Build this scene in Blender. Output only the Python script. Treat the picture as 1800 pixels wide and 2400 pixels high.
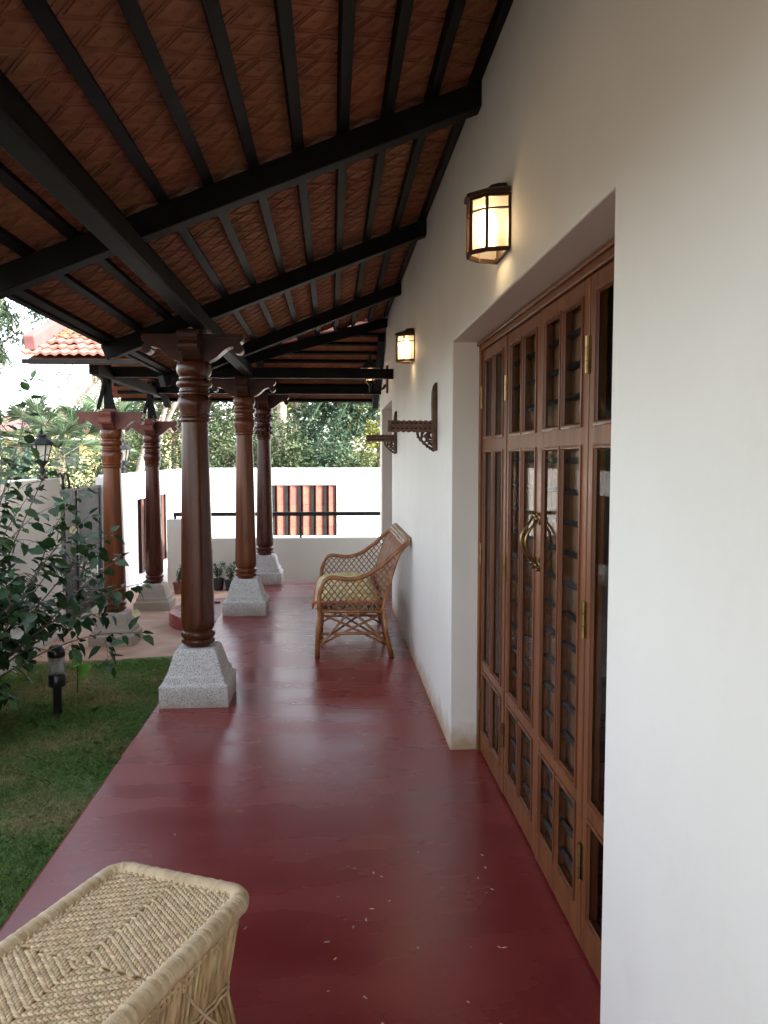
import bpy, bmesh, math, random
import numpy as np
from mathutils import Vector, Matrix, Euler
R = math.radians
random.seed(7)
for o in list(bpy.data.objects): bpy.data.objects.remove(o)
scene = bpy.context.scene
col = scene.collection

# ---------------------------------------------------------------- camera, sky, sun, exposure
cam_d = bpy.data.cameras.new('camera'); cam = bpy.data.objects.new('camera', cam_d); col.objects.link(cam)
cam.location = (0, 0, 1.5)
cam.rotation_euler = (R(90 - 3.825), 0, R(-3.735))
cam_d.sensor_fit = 'VERTICAL'; cam_d.sensor_height = 36; cam_d.lens = 28.48
cam_d.clip_start = .05; cam_d.clip_end = 2000
scene.camera = cam
SUN_DIR = Vector((.72, -.42, .52)).normalized()          # towards the sun: behind the house, over the camera's right shoulder
world = bpy.data.worlds.new('World'); scene.world = world; world.use_nodes = True
wn = world.node_tree.nodes; wl = world.node_tree.links
bg = wn['Background']; sky = wn.new('ShaderNodeTexSky'); sky.sky_type = 'NISHITA'; sky.sun_disc = False
sky.sun_elevation = math.asin(SUN_DIR.z); sky.sun_rotation = math.atan2(SUN_DIR.x, SUN_DIR.y)
sky.air_density = 1.0; sky.dust_density = 4.0; sky.ozone_density = 1.0; sky.altitude = 900
hsv = wn.new('ShaderNodeHueSaturation'); hsv.inputs['Saturation'].default_value = .42   # thin bright haze whitens the whole sky
wl.new(sky.outputs[0], hsv.inputs['Color']); wl.new(hsv.outputs[0], bg.inputs[0]); bg.inputs[1].default_value = .15
sun_d = bpy.data.lights.new('sun', 'SUN'); sun_d.energy = 2.1; sun_d.angle = R(.5); sun_d.color = (1, .93, .82)
sun = bpy.data.objects.new('sun', sun_d); col.objects.link(sun)
sun.rotation_euler = (-SUN_DIR).to_track_quat('-Z', 'Y').to_euler()
vs = scene.view_settings; vs.view_transform = 'Standard'; vs.look = 'None'; vs.gamma = 1; vs.exposure = 2.8
vs.use_curve_mapping = False
scene.cycles.max_bounces = 8; scene.cycles.diffuse_bounces = 5; scene.cycles.transparent_max_bounces = 16

# ---------------------------------------------------------------- materials
def mat(name, c1, c2=None, scale=5, rough=.5, bump=0, bscale=30, stretch=(1, 1, 1), bstretch=None, metal=0, spec=.5,
        ramp=(.35, .65), coat=0, rand=0, island=0, detail=6, roughvar=0, transl=0, kind='noise', world_co=False, bdist=.02, dust=None, stain=None):
    m = bpy.data.materials.new(name); m.use_nodes = True
    n = m.node_tree.nodes; l = m.node_tree.links; p = n['Principled BSDF']
    p.inputs['Roughness'].default_value = rough; p.inputs['Metallic'].default_value = metal
    p.inputs['Specular IOR Level'].default_value = spec; p.inputs['Coat Weight'].default_value = coat
    p.inputs['Coat Roughness'].default_value = .12
    if world_co: co = n.new('ShaderNodeNewGeometry').outputs['Position']
    else: co = n.new('ShaderNodeTexCoord').outputs['Object']
    def mapped(s):
        mp = n.new('ShaderNodeMapping'); mp.inputs['Scale'].default_value = s; l.new(co, mp.inputs[0]); return mp.outputs[0]
    c2 = c2 or c1
    if kind == 'voronoi':
        t = n.new('ShaderNodeTexVoronoi'); t.inputs['Scale'].default_value = scale; tout = t.outputs['Color']
        bw = n.new('ShaderNodeRGBToBW'); l.new(tout, bw.inputs[0]); tout = bw.outputs[0]
    else:
        t = n.new('ShaderNodeTexNoise'); t.inputs['Scale'].default_value = scale; t.inputs['Detail'].default_value = detail; tout = t.outputs[0]
    l.new(mapped(stretch), t.inputs['Vector'])
    rp = n.new('ShaderNodeValToRGB'); rp.color_ramp.elements[0].position = ramp[0]; rp.color_ramp.elements[1].position = ramp[1]
    rp.color_ramp.elements[0].color = (*c1, 1); rp.color_ramp.elements[1].color = (*c2, 1)
    l.new(tout, rp.inputs[0]); cout = rp.outputs[0]
    if rand or island:
        h = n.new('ShaderNodeHueSaturation'); l.new(cout, h.inputs['Color'])
        src = n.new('ShaderNodeNewGeometry').outputs['Random Per Island'] if island else n.new('ShaderNodeObjectInfo').outputs['Random']
        mr = n.new('ShaderNodeMapRange'); a = rand or island
        mr.inputs['To Min'].default_value = 1 - a; mr.inputs['To Max'].default_value = 1 + a
        l.new(src, mr.inputs[0]); l.new(mr.outputs[0], h.inputs['Value'])
        mr2 = n.new('ShaderNodeMapRange'); mr2.inputs['To Min'].default_value = .5 - a * .06; mr2.inputs['To Max'].default_value = .5 + a * .06
        mm = n.new('ShaderNodeMath'); mm.operation = 'FRACT'; mu = n.new('ShaderNodeMath'); mu.operation = 'MULTIPLY'; mu.inputs[1].default_value = 7.31
        l.new(src, mu.inputs[0]); l.new(mu.outputs[0], mm.inputs[0]); l.new(mm.outputs[0], mr2.inputs[0]); l.new(mr2.outputs[0], h.inputs['Hue'])
        cout = h.outputs[0]
    if dust:       # (colour, scale, low, high, amount): scuffs and dust patches with shapes of their own
        d = n.new('ShaderNodeTexNoise'); d.inputs['Scale'].default_value = dust[1]; d.inputs['Detail'].default_value = 10; d.inputs['Roughness'].default_value = .68; l.new(mapped(dust[5] if len(dust) > 5 else (1, 1, 1)), d.inputs['Vector'])
        mr = n.new('ShaderNodeMapRange'); mr.inputs['From Min'].default_value = dust[2]; mr.inputs['From Max'].default_value = dust[3]; mr.inputs['To Max'].default_value = dust[4]; l.new(d.outputs[0], mr.inputs[0])
        mx = n.new('ShaderNodeMix'); mx.data_type = 'RGBA'; l.new(mr.outputs[0], mx.inputs[0]); l.new(cout, mx.inputs[6]); mx.inputs[7].default_value = (*dust[0], 1); cout = mx.outputs[2]
    if stain:      # splash dirt along the foot of a wall: (colour, height, amount)
        ps = n.new('ShaderNodeNewGeometry').outputs['Position']; sp_ = n.new('ShaderNodeSeparateXYZ'); l.new(ps, sp_.inputs[0]); d = n.new('ShaderNodeTexNoise'); d.inputs['Scale'].default_value = 9; d.inputs['Detail'].default_value = 8; l.new(ps, d.inputs['Vector'])
        ml = n.new('ShaderNodeMath'); ml.operation = 'MULTIPLY_ADD'; ml.inputs[1].default_value = -stain[1] * 2.2; l.new(d.outputs[0], ml.inputs[0]); l.new(sp_.outputs[2], ml.inputs[2])
        mr = n.new('ShaderNodeMapRange'); mr.inputs['From Min'].default_value = -stain[1] * 1.1; mr.inputs['From Max'].default_value = stain[1] * .35; mr.inputs['To Min'].default_value = stain[2]; mr.inputs['To Max'].default_value = 0; l.new(ml.outputs[0], mr.inputs[0])
        mx = n.new('ShaderNodeMix'); mx.data_type = 'RGBA'; l.new(mr.outputs[0], mx.inputs[0]); l.new(cout, mx.inputs[6]); mx.inputs[7].default_value = (*stain[0], 1); cout = mx.outputs[2]
    l.new(cout, p.inputs['Base Color'])
    if roughvar:
        mr = n.new('ShaderNodeMapRange'); mr.inputs['To Min'].default_value = rough - roughvar; mr.inputs['To Max'].default_value = rough + roughvar
        l.new(tout, mr.inputs[0]); l.new(mr.outputs[0], p.inputs['Roughness'])
    if bump:
        b = n.new('ShaderNodeTexNoise'); b.inputs['Scale'].default_value = bscale; b.inputs['Detail'].default_value = 5
        l.new(mapped(bstretch or stretch), b.inputs['Vector'])
        bp = n.new('ShaderNodeBump'); bp.inputs['Strength'].default_value = bump; bp.inputs['Distance'].default_value = bdist
        l.new(b.outputs[0], bp.inputs['Height']); l.new(bp.outputs[0], p.inputs['Normal'])
    if transl:
        tr = n.new('ShaderNodeBsdfTranslucent'); l.new(cout, tr.inputs[0]); mx = n.new('ShaderNodeMixShader'); mx.inputs[0].default_value = transl
        l.new(p.outputs[0], mx.inputs[1]); l.new(tr.outputs[0], mx.inputs[2]); l.new(mx.outputs[0], n['Material Output'].inputs[0])
    return m

def glass_mat(name, tint=(.9, .93, .92), gloss=.08, rough=.03, transl=0, ior=1.45):
    m = bpy.data.materials.new(name); m.use_nodes = True; n = m.node_tree.nodes; l = m.node_tree.links
    n.remove(n['Principled BSDF'])
    t = n.new('ShaderNodeBsdfTransparent'); t.inputs[0].default_value = (*tint, 1)
    g = n.new('ShaderNodeBsdfGlossy'); g.inputs['Roughness'].default_value = rough
    fr = n.new('ShaderNodeFresnel'); fr.inputs[0].default_value = ior; ge = n.new('ShaderNodeNewGeometry')
    iv = n.new('ShaderNodeMath'); iv.operation = 'SUBTRACT'; iv.inputs[0].default_value = 1; l.new(ge.outputs['Backfacing'], iv.inputs[1]); mu = n.new('ShaderNodeMath'); mu.operation = 'MULTIPLY'; l.new(fr.outputs[0], mu.inputs[0]); l.new(iv.outputs[0], mu.inputs[1])
    mx = n.new('ShaderNodeMixShader'); l.new(mu.outputs[0], mx.inputs[0]); l.new(t.outputs[0], mx.inputs[1]); l.new(g.outputs[0], mx.inputs[2])
    out = mx.outputs[0]
    if transl:
        tr = n.new('ShaderNodeBsdfTranslucent'); tr.inputs[0].default_value = (.9, .84, .75, 1)
        m2 = n.new('ShaderNodeMixShader'); m2.inputs[0].default_value = transl; l.new(out, m2.inputs[1]); l.new(tr.outputs[0], m2.inputs[2]); out = m2.outputs[0]
    l.new(out, n['Material Output'].inputs[0]); return m

def frosted_mat(name):
    m = bpy.data.materials.new(name); m.use_nodes = True; n = m.node_tree.nodes; l = m.node_tree.links; n.remove(n['Principled BSDF'])
    r = n.new('ShaderNodeBsdfRefraction'); r.inputs['Color'].default_value = (.93, .84, .72, 1); r.inputs['Roughness'].default_value = .8; r.inputs['IOR'].default_value = 1.08
    t = n.new('ShaderNodeBsdfTransparent'); t.inputs[0].default_value = (.85, .72, .55, 1); d = n.new('ShaderNodeBsdfTranslucent'); d.inputs[0].default_value = (.85, .75, .62, 1); f = n.new('ShaderNodeBsdfDiffuse'); f.inputs[0].default_value = (.6, .52, .42, 1)
    a = n.new('ShaderNodeMixShader'); a.inputs[0].default_value = .25; l.new(r.outputs[0], a.inputs[1]); l.new(t.outputs[0], a.inputs[2])
    b = n.new('ShaderNodeMixShader'); b.inputs[0].default_value = .45; l.new(d.outputs[0], b.inputs[1]); l.new(f.outputs[0], b.inputs[2])
    c = n.new('ShaderNodeMixShader'); c.inputs[0].default_value = .48; l.new(a.outputs[0], c.inputs[1]); l.new(b.outputs[0], c.inputs[2]); l.new(c.outputs[0], n['Material Output'].inputs[0]); return m

def emit_mat(name, c, s):
    m = bpy.data.materials.new(name); m.use_nodes = True; p = m.node_tree.nodes['Principled BSDF']
    p.inputs['Base Color'].default_value = (*c, 1); p.inputs['Emission Color'].default_value = (*c, 1); p.inputs['Emission Strength'].default_value = s
    return m

M = {}
M['plaster'] = mat('plaster', (.76, .725, .65), (.815, .785, .72), scale=1.1, rough=.7, bump=.5, bscale=7, bdist=.006, spec=.35, stain=((.44, .31, .18), .10, .95), dust=((.62, .58, .50), 3, .56, .8, .35))
M['white_wall'] = mat('white_wall', (.68, .67, .64), (.78, .77, .74), scale=.9, rough=.85, bump=.3, bscale=9, bdist=.006, spec=.2, dust=((.42, .40, .36), 2.2, .55, .8, .5))
M['half_wall'] = mat('half_wall', (.54, .51, .455), (.60, .57, .51), scale=1.2, rough=.85, bump=.3, bscale=12, bdist=.005, spec=.2)
M['floor'] = mat('red_oxide', (.175, .0185, .019), (.245, .032, .030), scale=2.2, rough=.27, bump=.09, bscale=6, stretch=(.55, 1.6, 1), bstretch=(.8, 3.2, 1), bdist=.003, roughvar=.12, spec=.62, ramp=(.3, .7), detail=5, dust=((.36, .13, .115), 9, .60, .82, .32))
M['porch_floor'] = mat('porch_floor', (.36, .20, .13), (.50, .33, .24), scale=3.2, rough=.7, bump=.3, bscale=25, bdist=.004, detail=9)
M['black_wood'] = mat('black_painted_wood', (.0035, .0035, .0036), (.008, .0078, .0078), scale=4, rough=.62, bump=.35, bscale=7, stretch=(2, 2, 2), bdist=.003, spec=.14)
M['terracotta'] = mat('ceiling_terracotta', (.25, .10, .052), (.36, .155, .087), scale=9, rough=.72, bump=.3, bscale=60, bdist=.002, rand=.13, spec=.2, dust=((.10, .045, .027), 11, .52, .74, .55))
M['roof_tile'] = mat('roof_terracotta', (.235, .098, .074), (.33, .16, .122), scale=8, rough=.8, bump=.4, bscale=40, bdist=.004, rand=.12)
M['moss'] = mat('moss', (.16, .10, .05), (.30, .17, .10), scale=40, rough=.95, bump=.9, bscale=50, bdist=.02)
M['pink_edge'] = mat('pink_plaster', (.20, .088, .085), (.25, .118, .112), scale=6, rough=.85, bump=.2, bscale=30, bdist=.004)
M['column'] = mat('varnished_wood', (.038, .0088, .005), (.085, .022, .0088), scale=3.5, rough=.27, bump=.12, bscale=12, stretch=(5, 5, .55), bdist=.003, coat=.1, spec=.3, ramp=(.25, .78), roughvar=.05, rand=.15, dust=((.016, .006, .005), 2.2, .54, .68, .75, (4, 4, .5)))
M['column_light'] = mat('lighter_varnished_wood', (.066, .017, .006), (.16, .047, .0145), scale=2.6, rough=.3, bump=.12, bscale=12, stretch=(5, 5, .5), bdist=.003, coat=.12, spec=.3, ramp=(.3, .62), roughvar=.08, dust=((.02, .007, .004), 2.4, .54, .66, .85, (4, 4, .45)))
M['capital'] = mat('carved_wood', (.032, .011, .008), (.065, .021, .013), scale=6, rough=.42, bump=.2, bscale=14, bdist=.003, coat=.05, spec=.35, rand=.15)
M['capital_red'] = mat('red_brown_carved_wood', (.095, .026, .018), (.16, .05, .032), scale=6, rough=.45, bump=.2, bscale=14, bdist=.003, spec=.3)
M['granite'] = mat('granite', (.15, .146, .148), (.66, .64, .61), scale=260, rough=.88, bump=.9, bscale=110, bdist=.007, kind='voronoi', ramp=(.10, .55), stain=((.28, .21, .14), .08, .7), dust=((.55, .50, .42), 6, .5, .75, .4))
M['door_wood'] = mat('teak', (.118, .038, .0115), (.225, .078, .0225), scale=4, rough=.4, bump=.1, bscale=15, stretch=(6, 6, .6), bdist=.002, coat=.08, spec=.35, ramp=(.3, .7))
M['door_mould'] = mat('teak_moulding', (.115, .037, .014), (.195, .066, .025), scale=5, rough=.33, bump=.1, bscale=15, stretch=(6, 6, .6), bdist=.002, coat=.05, spec=.3)
M['inner_board'] = mat('inner_board', (.13, .054, .023), (.24, .10, .044), scale=4, rough=.6, stretch=(6, 6, .6))
M['iron'] = mat('black_iron', (.009, .0095, .011), (.018, .0185, .02), scale=12, spec=.25, rough=.5, bump=.2, bscale=40, bdist=.002)
M['steel_grey'] = mat('grey_painted_sheet', (.022, .021, .022), (.036, .034, .035), scale=3, spec=.25, rough=.6, bump=.2, bscale=12, bdist=.003)
M['brass'] = mat('aged_brass', (.17, .11, .045), (.30, .21, .09), scale=20, rough=.33, metal=1)
M['bright_metal'] = mat('bright_metal', (.55, .55, .55), (.7, .7, .7), scale=10, rough=.3, metal=.6)
M['bronze'] = mat('dark_bronze', (.045, .022, .012), (.085, .043, .022), scale=18, rough=.42, metal=.6)
M['glass'] = glass_mat('window_glass', ior=1.09)
M['frosted'] = frosted_mat('frosted_lamp_glass')
M['lantern_glass'] = glass_mat('lantern_glass', (.85, .88, .9), transl=.65, rough=.2)
M['clear_plastic'] = glass_mat('ribbed_clear_plastic', (.75, .77, .77), rough=.1, transl=.25)
M['bulb'] = emit_mat('lit_bulb', (1, .78, .48), 6)
M['dim_bulb'] = emit_mat('lit_orange_bulb', (1, .5, .16), 4)
M['cane'] = mat('honey_cane', (.21, .072, .022), (.40, .17, .06), scale=14, rough=.36, bump=.2, bscale=40, bdist=.002, coat=.2)
M['cane_dark'] = mat('woven_cane', (.22, .10, .048), (.36, .185, .098), scale=22, rough=.5, island=.25)
M['cane_pale'] = mat('pale_cane_wrap', (.34, .22, .14), (.52, .38, .27), scale=30, rough=.5, island=.2)
M['rope'] = mat('jute_rope', (.62, .455, .255), (.80, .64, .41), scale=60, rough=.85, bump=.6, bscale=160, bdist=.003, island=.16)
M['rope_rim'] = mat('jute_wrapping', (.58, .43, .25), (.74, .585, .37), scale=24, rough=.85, bump=.5, bscale=200, bdist=.002)
M['stick'] = mat('reed_stick', (.33, .20, .085), (.58, .42, .22), scale=18, rough=.55, stretch=(3, 3, .6), rand=.25)
M['cushion'] = mat('printed_cushion', (.52, .42, .14), (.74, .67, .43), scale=13, rough=.9, ramp=(.42, .56), bump=.25, bscale=60, bdist=.004)
M['cushion_edge'] = mat('cushion_piping', (.50, .11, .06), (.62, .20, .12), scale=20, rough=.9)
M['soil'] = mat('lawn_soil', (.11, .16, .055), (.27, .21, .12), scale=1.7, rough=.95, bump=.6, bscale=40, bdist=.02, ramp=(.42, .7), world_co=True)
M['grass'] = mat('grass_blades', (.16, .285, .07), (.40, .34, .155), scale=1.7, rough=.6, island=.32, transl=.42, ramp=(.46, .66), world_co=True)
M['ground'] = mat('earth', (.16, .12, .08), (.24, .19, .13), scale=.8, rough=.95, bump=.4, bscale=4, world_co=True)
M['concrete'] = mat('concrete', (.34, .32, .29), (.44, .42, .38), scale=3, rough=.9, bump=.4, bscale=30, bdist=.004, world_co=True)
def leafm(name, c1, c2, t=.3, isl=.35, rough=.45, spec=.4): return mat(name, c1, c2, scale=1.6, rough=rough, island=isl, transl=t, spec=spec)
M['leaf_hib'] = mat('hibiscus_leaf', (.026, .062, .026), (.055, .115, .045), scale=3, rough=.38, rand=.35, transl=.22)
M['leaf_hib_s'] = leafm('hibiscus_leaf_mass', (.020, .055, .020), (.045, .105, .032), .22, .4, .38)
M['leaf_hedge'] = leafm('hedge_leaf', (.036, .068, .028), (.085, .115, .05), .2)
M['leaf_blue'] = leafm('creeper_leaf', (.03, .072, .042), (.08, .135, .08), .22)
M['leaf_yel'] = leafm('sunny_leaf', (.07, .105, .025), (.15, .17, .045), .3)
M['leaf_glow'] = leafm('bright_yellow_leaf', (.13, .165, .035), (.30, .31, .08), .4)
M['leaf_palm'] = leafm('palm_leaf', (.05, .09, .045), (.11, .16, .085), .2)
M['leaf_dry'] = leafm('thin_pale_leaf', (.075, .09, .04), (.15, .15, .07), .3)
M['leaf_feather'] = leafm('feathery_leaf', (.04, .075, .04), (.09, .125, .07), .25)
M['leaf_lime'] = leafm('lime_leaf', (.14, .34, .05), (.2, .45, .08), .4, .2)
M['petal'] = mat('white_petal', (.75, .72, .66), (.8, .78, .74), rough=.6, transl=.3)
M['petal_y'] = mat('cream_petal', (.72, .62, .33), (.8, .72, .45), rough=.6, transl=.3)
M['flake'] = mat('dry_petal', (.45, .30, .14), (.75, .60, .38), rough=.8, island=.4)
M['bark'] = mat('bark', (.09, .06, .042), (.2, .15, .11), scale=6, rough=.95, bump=.8, bscale=12, stretch=(2, 2, .6), bdist=.02)
M['bark_pale'] = mat('pale_bark', (.26, .21, .165), (.42, .36, .30), scale=5, rough=.95, bump=.6, bscale=10, stretch=(1, 1, 2.5), bdist=.02)
M['stem'] = mat('shrub_stem', (.10, .085, .055), (.19, .165, .11), scale=20, rough=.85)
M['carved'] = mat('weathered_carving', (.055, .026, .014), (.16, .085, .05), scale=26, rough=.7, bump=.8, bscale=70, bdist=.006)
M['carved_face'] = mat('carved_arm_wood', (.07, .027, .017), (.15, .065, .04), scale=18, rough=.55, bump=.4, bscale=50, bdist=.004)
M['black_plastic'] = mat('black_plastic', (.012, .012, .013), (.02, .02, .021), rough=.28, scale=10)
M['leather'] = mat('dark_leather', (.02, .012, .009), (.045, .028, .02), scale=20, rough=.5, bump=.4, bscale=60, bdist=.003)
M['grille_tile'] = mat('salmon_clay', (.225, .062, .043), (.275, .085, .06), scale=6, rough=.75, bump=.2, bscale=30, bdist=.003, rand=.1)
M['yellow_wall'] = mat('yellow_wall', (.62, .52, .22), (.7, .6, .3), scale=1, rough=.9)
M['cream'] = mat('cream_wall', (.62, .58, .48), (.7, .66, .56), scale=1, rough=.9)
M['dark_window'] = mat('dark_window', (.03, .035, .04), (.05, .055, .06), rough=.2)
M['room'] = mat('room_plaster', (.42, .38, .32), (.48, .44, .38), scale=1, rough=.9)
M['pot'] = mat('black_nursery_pot', (.015, .015, .016), (.03, .03, .03), scale=8, rough=.5)
M['clay_pot'] = mat('clay_pot', (.13, .045, .03), (.2, .075, .05), scale=8, rough=.8)

# ---------------------------------------------------------------- mesh helpers
class MB:
    def __init__(s, o=(0, 0, 0)): s.v = []; s.f = []; s.o = Vector(o)
    def add(s, vs, fs):
        b = len(s.v); s.v += [tuple(Vector(v) - s.o) for v in vs]; s.f += [tuple(i + b for i in f) for f in fs]; return s
    def box(s, x0, x1, y0, y1, z0, z1):
        vs = [(x, y, z) for z in (z0, z1) for y in (y0, y1) for x in (x0, x1)]
        return s.add(vs, [(0, 2, 3, 1), (4, 5, 7, 6), (0, 1, 5, 4), (2, 6, 7, 3), (0, 4, 6, 2), (1, 3, 7, 5)])
    def bar(s, p0, p1, w, h, up=(0, 0, 1)):
        p0 = Vector(p0); p1 = Vector(p1); d = (p1 - p0).normalized(); up = Vector(up)
        if abs(d.dot(up)) > .99: up = Vector((0, 1, 0))
        sd = d.cross(up).normalized(); u = sd.cross(d).normalized()
        vs = [p + sd * a * w / 2 + u * b * h / 2 for p in (p0, p1) for a, b in ((-1, -1), (1, -1), (1, 1), (-1, 1))]
        return s.add(vs, [(0, 3, 2, 1), (4, 5, 6, 7), (0, 1, 5, 4), (1, 2, 6, 5), (2, 3, 7, 6), (3, 0, 4, 7)])
    def tube(s, path, r, n=8, closed=False, caps=True):
        path = [Vector(p) for p in path]; N = len(path)
        rs = list(r) if hasattr(r, '__len__') else [r] * N
        ref = None; vs = []; fs = []
        for i, p in enumerate(path):
            a = path[(i - 1) % N] if (closed or i > 0) else path[i]; b = path[(i + 1) % N] if (closed or i < N - 1) else path[i]
            t = (b - a).normalized()
            if ref is None: ref = Vector((0, 0, 1)) if abs(t.z) < .9 else Vector((1, 0, 0))
            e = (ref - t * ref.dot(t)).normalized(); ref = e; g = t.cross(e)
            vs += [p + (e * math.cos(2 * math.pi * k / n) + g * math.sin(2 * math.pi * k / n)) * rs[i] for k in range(n)]
        m = N if closed else N - 1
        for i in range(m):
            for k in range(n):
                a = i * n + k; b = i * n + (k + 1) % n; c = ((i + 1) % N) * n
                fs.append((a, b, c + (k + 1) % n, c + k))
        if caps and not closed: fs += [tuple(reversed(range(n))), tuple(range((N - 1) * n, N * n))]
        return s.add(vs, fs)
    def lathe(s, prof, n=24, c=(0, 0), fac=None):
        vs = []; fs = []
        for r, z in prof:
            for k in range(n):
                a = 2 * math.pi * k / n; rr = r * (fac(a, z) if fac else 1)
                vs.append((c[0] + rr * math.cos(a), c[1] + rr * math.sin(a), z))
        for i in range(len(prof) - 1):
            for k in range(n): fs.append((i * n + k, i * n + (k + 1) % n, (i + 1) * n + (k + 1) % n, (i + 1) * n + k))
        fs += [tuple(reversed(range(n))), tuple(range((len(prof) - 1) * n, len(prof) * n))]
        return s.add(vs, fs)
    def prism(s, poly, t0, t1, f):
        """poly of (a,b) extruded from t0 to t1; f(a,b,t) gives the point"""
        n = len(poly); vs = [f(a, b, t0) for a, b in poly] + [f(a, b, t1) for a, b in poly]
        return s.add(vs, [tuple(reversed(range(n))), tuple(range(n, 2 * n))] + [(i, (i + 1) % n, n + (i + 1) % n, n + i) for i in range(n)])
    def blob(s, c, r, n=8, m=5):
        vs = []; fs = []; c = Vector(c); r = Vector(r) if hasattr(r, '__len__') else Vector((r, r, r))
        for i in range(m + 1):
            t = math.pi * (i + .02) / (m + .04)
            for k in range(n):
                a = 2 * math.pi * k / n; vs.append(c + Vector((r.x * math.sin(t) * math.cos(a), r.y * math.sin(t) * math.sin(a), r.z * math.cos(t))))
        for i in range(m):
            for k in range(n): fs.append((i * n + k, (i + 1) * n + k, (i + 1) * n + (k + 1) % n, i * n + (k + 1) % n))
        return s.add(vs, fs)
    def mesh(s, name, m, smooth=False, weld=False):
        me = bpy.data.meshes.new(name); me.from_pydata(s.v, [], s.f)
        bm = bmesh.new(); bm.from_mesh(me)
        if weld: bmesh.ops.remove_doubles(bm, verts=bm.verts, dist=1e-5)
        bmesh.ops.recalc_face_normals(bm, faces=bm.faces); bm.to_mesh(me); bm.free()
        if smooth: me.shade_smooth()
        me.materials.append(M[m] if isinstance(m, str) else m); return me
    def build(s, name, m, parent=None, smooth=False, weld=False, bevel=0, seg=2, angle=None):
        o = put(name, s.mesh(name, m, smooth, weld), parent)
        if bevel:
            b = o.modifiers.new('bevel', 'BEVEL'); b.width = bevel; b.segments = seg; b.limit_method = 'ANGLE'; b.angle_limit = R(40)
        if angle: smooth_by_angle(o.data, angle)
        return o
def smooth_by_angle(me, deg):
    me.shade_smooth(); me.set_sharp_from_angle(angle=R(deg))
def put(name, me, parent=None, loc=None, rot=None, scale=None):
    o = bpy.data.objects.new(name, me); col.objects.link(o); o.parent = parent
    if loc is not None: o.location = loc
    if rot is not None: o.rotation_euler = rot
    if scale is not None: o.scale = scale if hasattr(scale, '__len__') else (scale,) * 3
    return o
def tag(o, label=None, cat=None, group=None, kind=None):
    if label: o['label'] = label
    if cat: o['category'] = cat
    if group: o['group'] = group
    if kind: o['kind'] = kind
    return o
def thing(name, label, cat, loc=(0, 0, 0), rz=0, group=None):
    o = bpy.data.objects.new(name, None); col.objects.link(o); o.location = loc; o.rotation_euler = (0, 0, rz); o.empty_display_size = .1
    return tag(o, label, cat, group)
def copy_tree(o, parent=None):
    c = o.copy(); col.objects.link(c); c.parent = parent
    for ch in list(o.children): copy_tree(ch, c)
    return c
def raw_mesh(name, co, faces_n, m, smooth=False):
    """numpy vertices, faces as consecutive groups of faces_n vertices"""
    me = bpy.data.meshes.new(name); nv = len(co); nf = nv // faces_n
    me.vertices.add(nv); me.vertices.foreach_set('co', co.astype(np.float32).ravel())
    me.loops.add(nv); me.loops.foreach_set('vertex_index', np.arange(nv, dtype=np.int32))
    me.polygons.add(nf); me.polygons.foreach_set('loop_start', np.arange(0, nv, faces_n, dtype=np.int32))
    me.update(calc_edges=True); me.validate()
    me.materials.append(M[m] if isinstance(m, str) else m); return me

def smoothp(p, k=4):
    out = []
    for i in range(len(p) - 1):
        a = p[max(i - 1, 0)]; b = p[i]; c = p[i + 1]; d = p[min(i + 2, len(p) - 1)]
        for j in range(k):
            t = j / k; out.append(tuple(.5 * (2 * b[q] + (c[q] - a[q]) * t + (2 * a[q] - 5 * b[q] + 4 * c[q] - d[q]) * t * t + (3 * b[q] - a[q] - 3 * c[q] + d[q]) * t ** 3) for q in range(len(b))))
    out.append(tuple(p[-1])); return out
WX = .605        # outer face of the house wall
FE = -1.065      # garden edge of the veranda floor
PZ = -.28        # porch floor level
def ceil_z(x): return 3.0 + .4 * (x - WX)            # underside of the ceiling battens
def valley_y(x): return 8.77 + .88 * (x - WX)

# ---------------------------------------------------------------- setting: ground, floors, lawn
g = MB(); g.add([(-600, -600, -.42), (600, -600, -.42), (600, 900, -.42), (-600, 900, -.42)], [(0, 1, 2, 3)])
tag(g.build('ground', 'ground'), kind='structure')
vf = MB().box(FE, 1.0, -7, 9.88, -.40, 0).build('veranda_floor', 'floor', bevel=.012, seg=3); tag(vf, kind='structure')
pf = MB().box(-2.72, FE + .02, 7.2, 11.1, -.40, PZ).build('porch_floor', 'porch_floor', bevel=.01); tag(pf, kind='structure')
yd = MB().box(-2.72, 8, 11.25, 17.2, -.41, -.34).build('yard_paving', 'concrete'); tag(yd, kind='structure')
st = MB(); pl = [(FE + .01, 8.85 - .69)] + [(FE - .69 * math.sin(R(a)), 8.85 - .69 * math.cos(R(a))) for a in range(4, 180, 5)] + [(FE + .01, 8.85 + .69)]
st.prism(pl, PZ - .05, -.14, lambda a, b, t: (a, b, t))
tag(st.build('round_step', 'floor', bevel=.012, seg=3), kind='structure')
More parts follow.
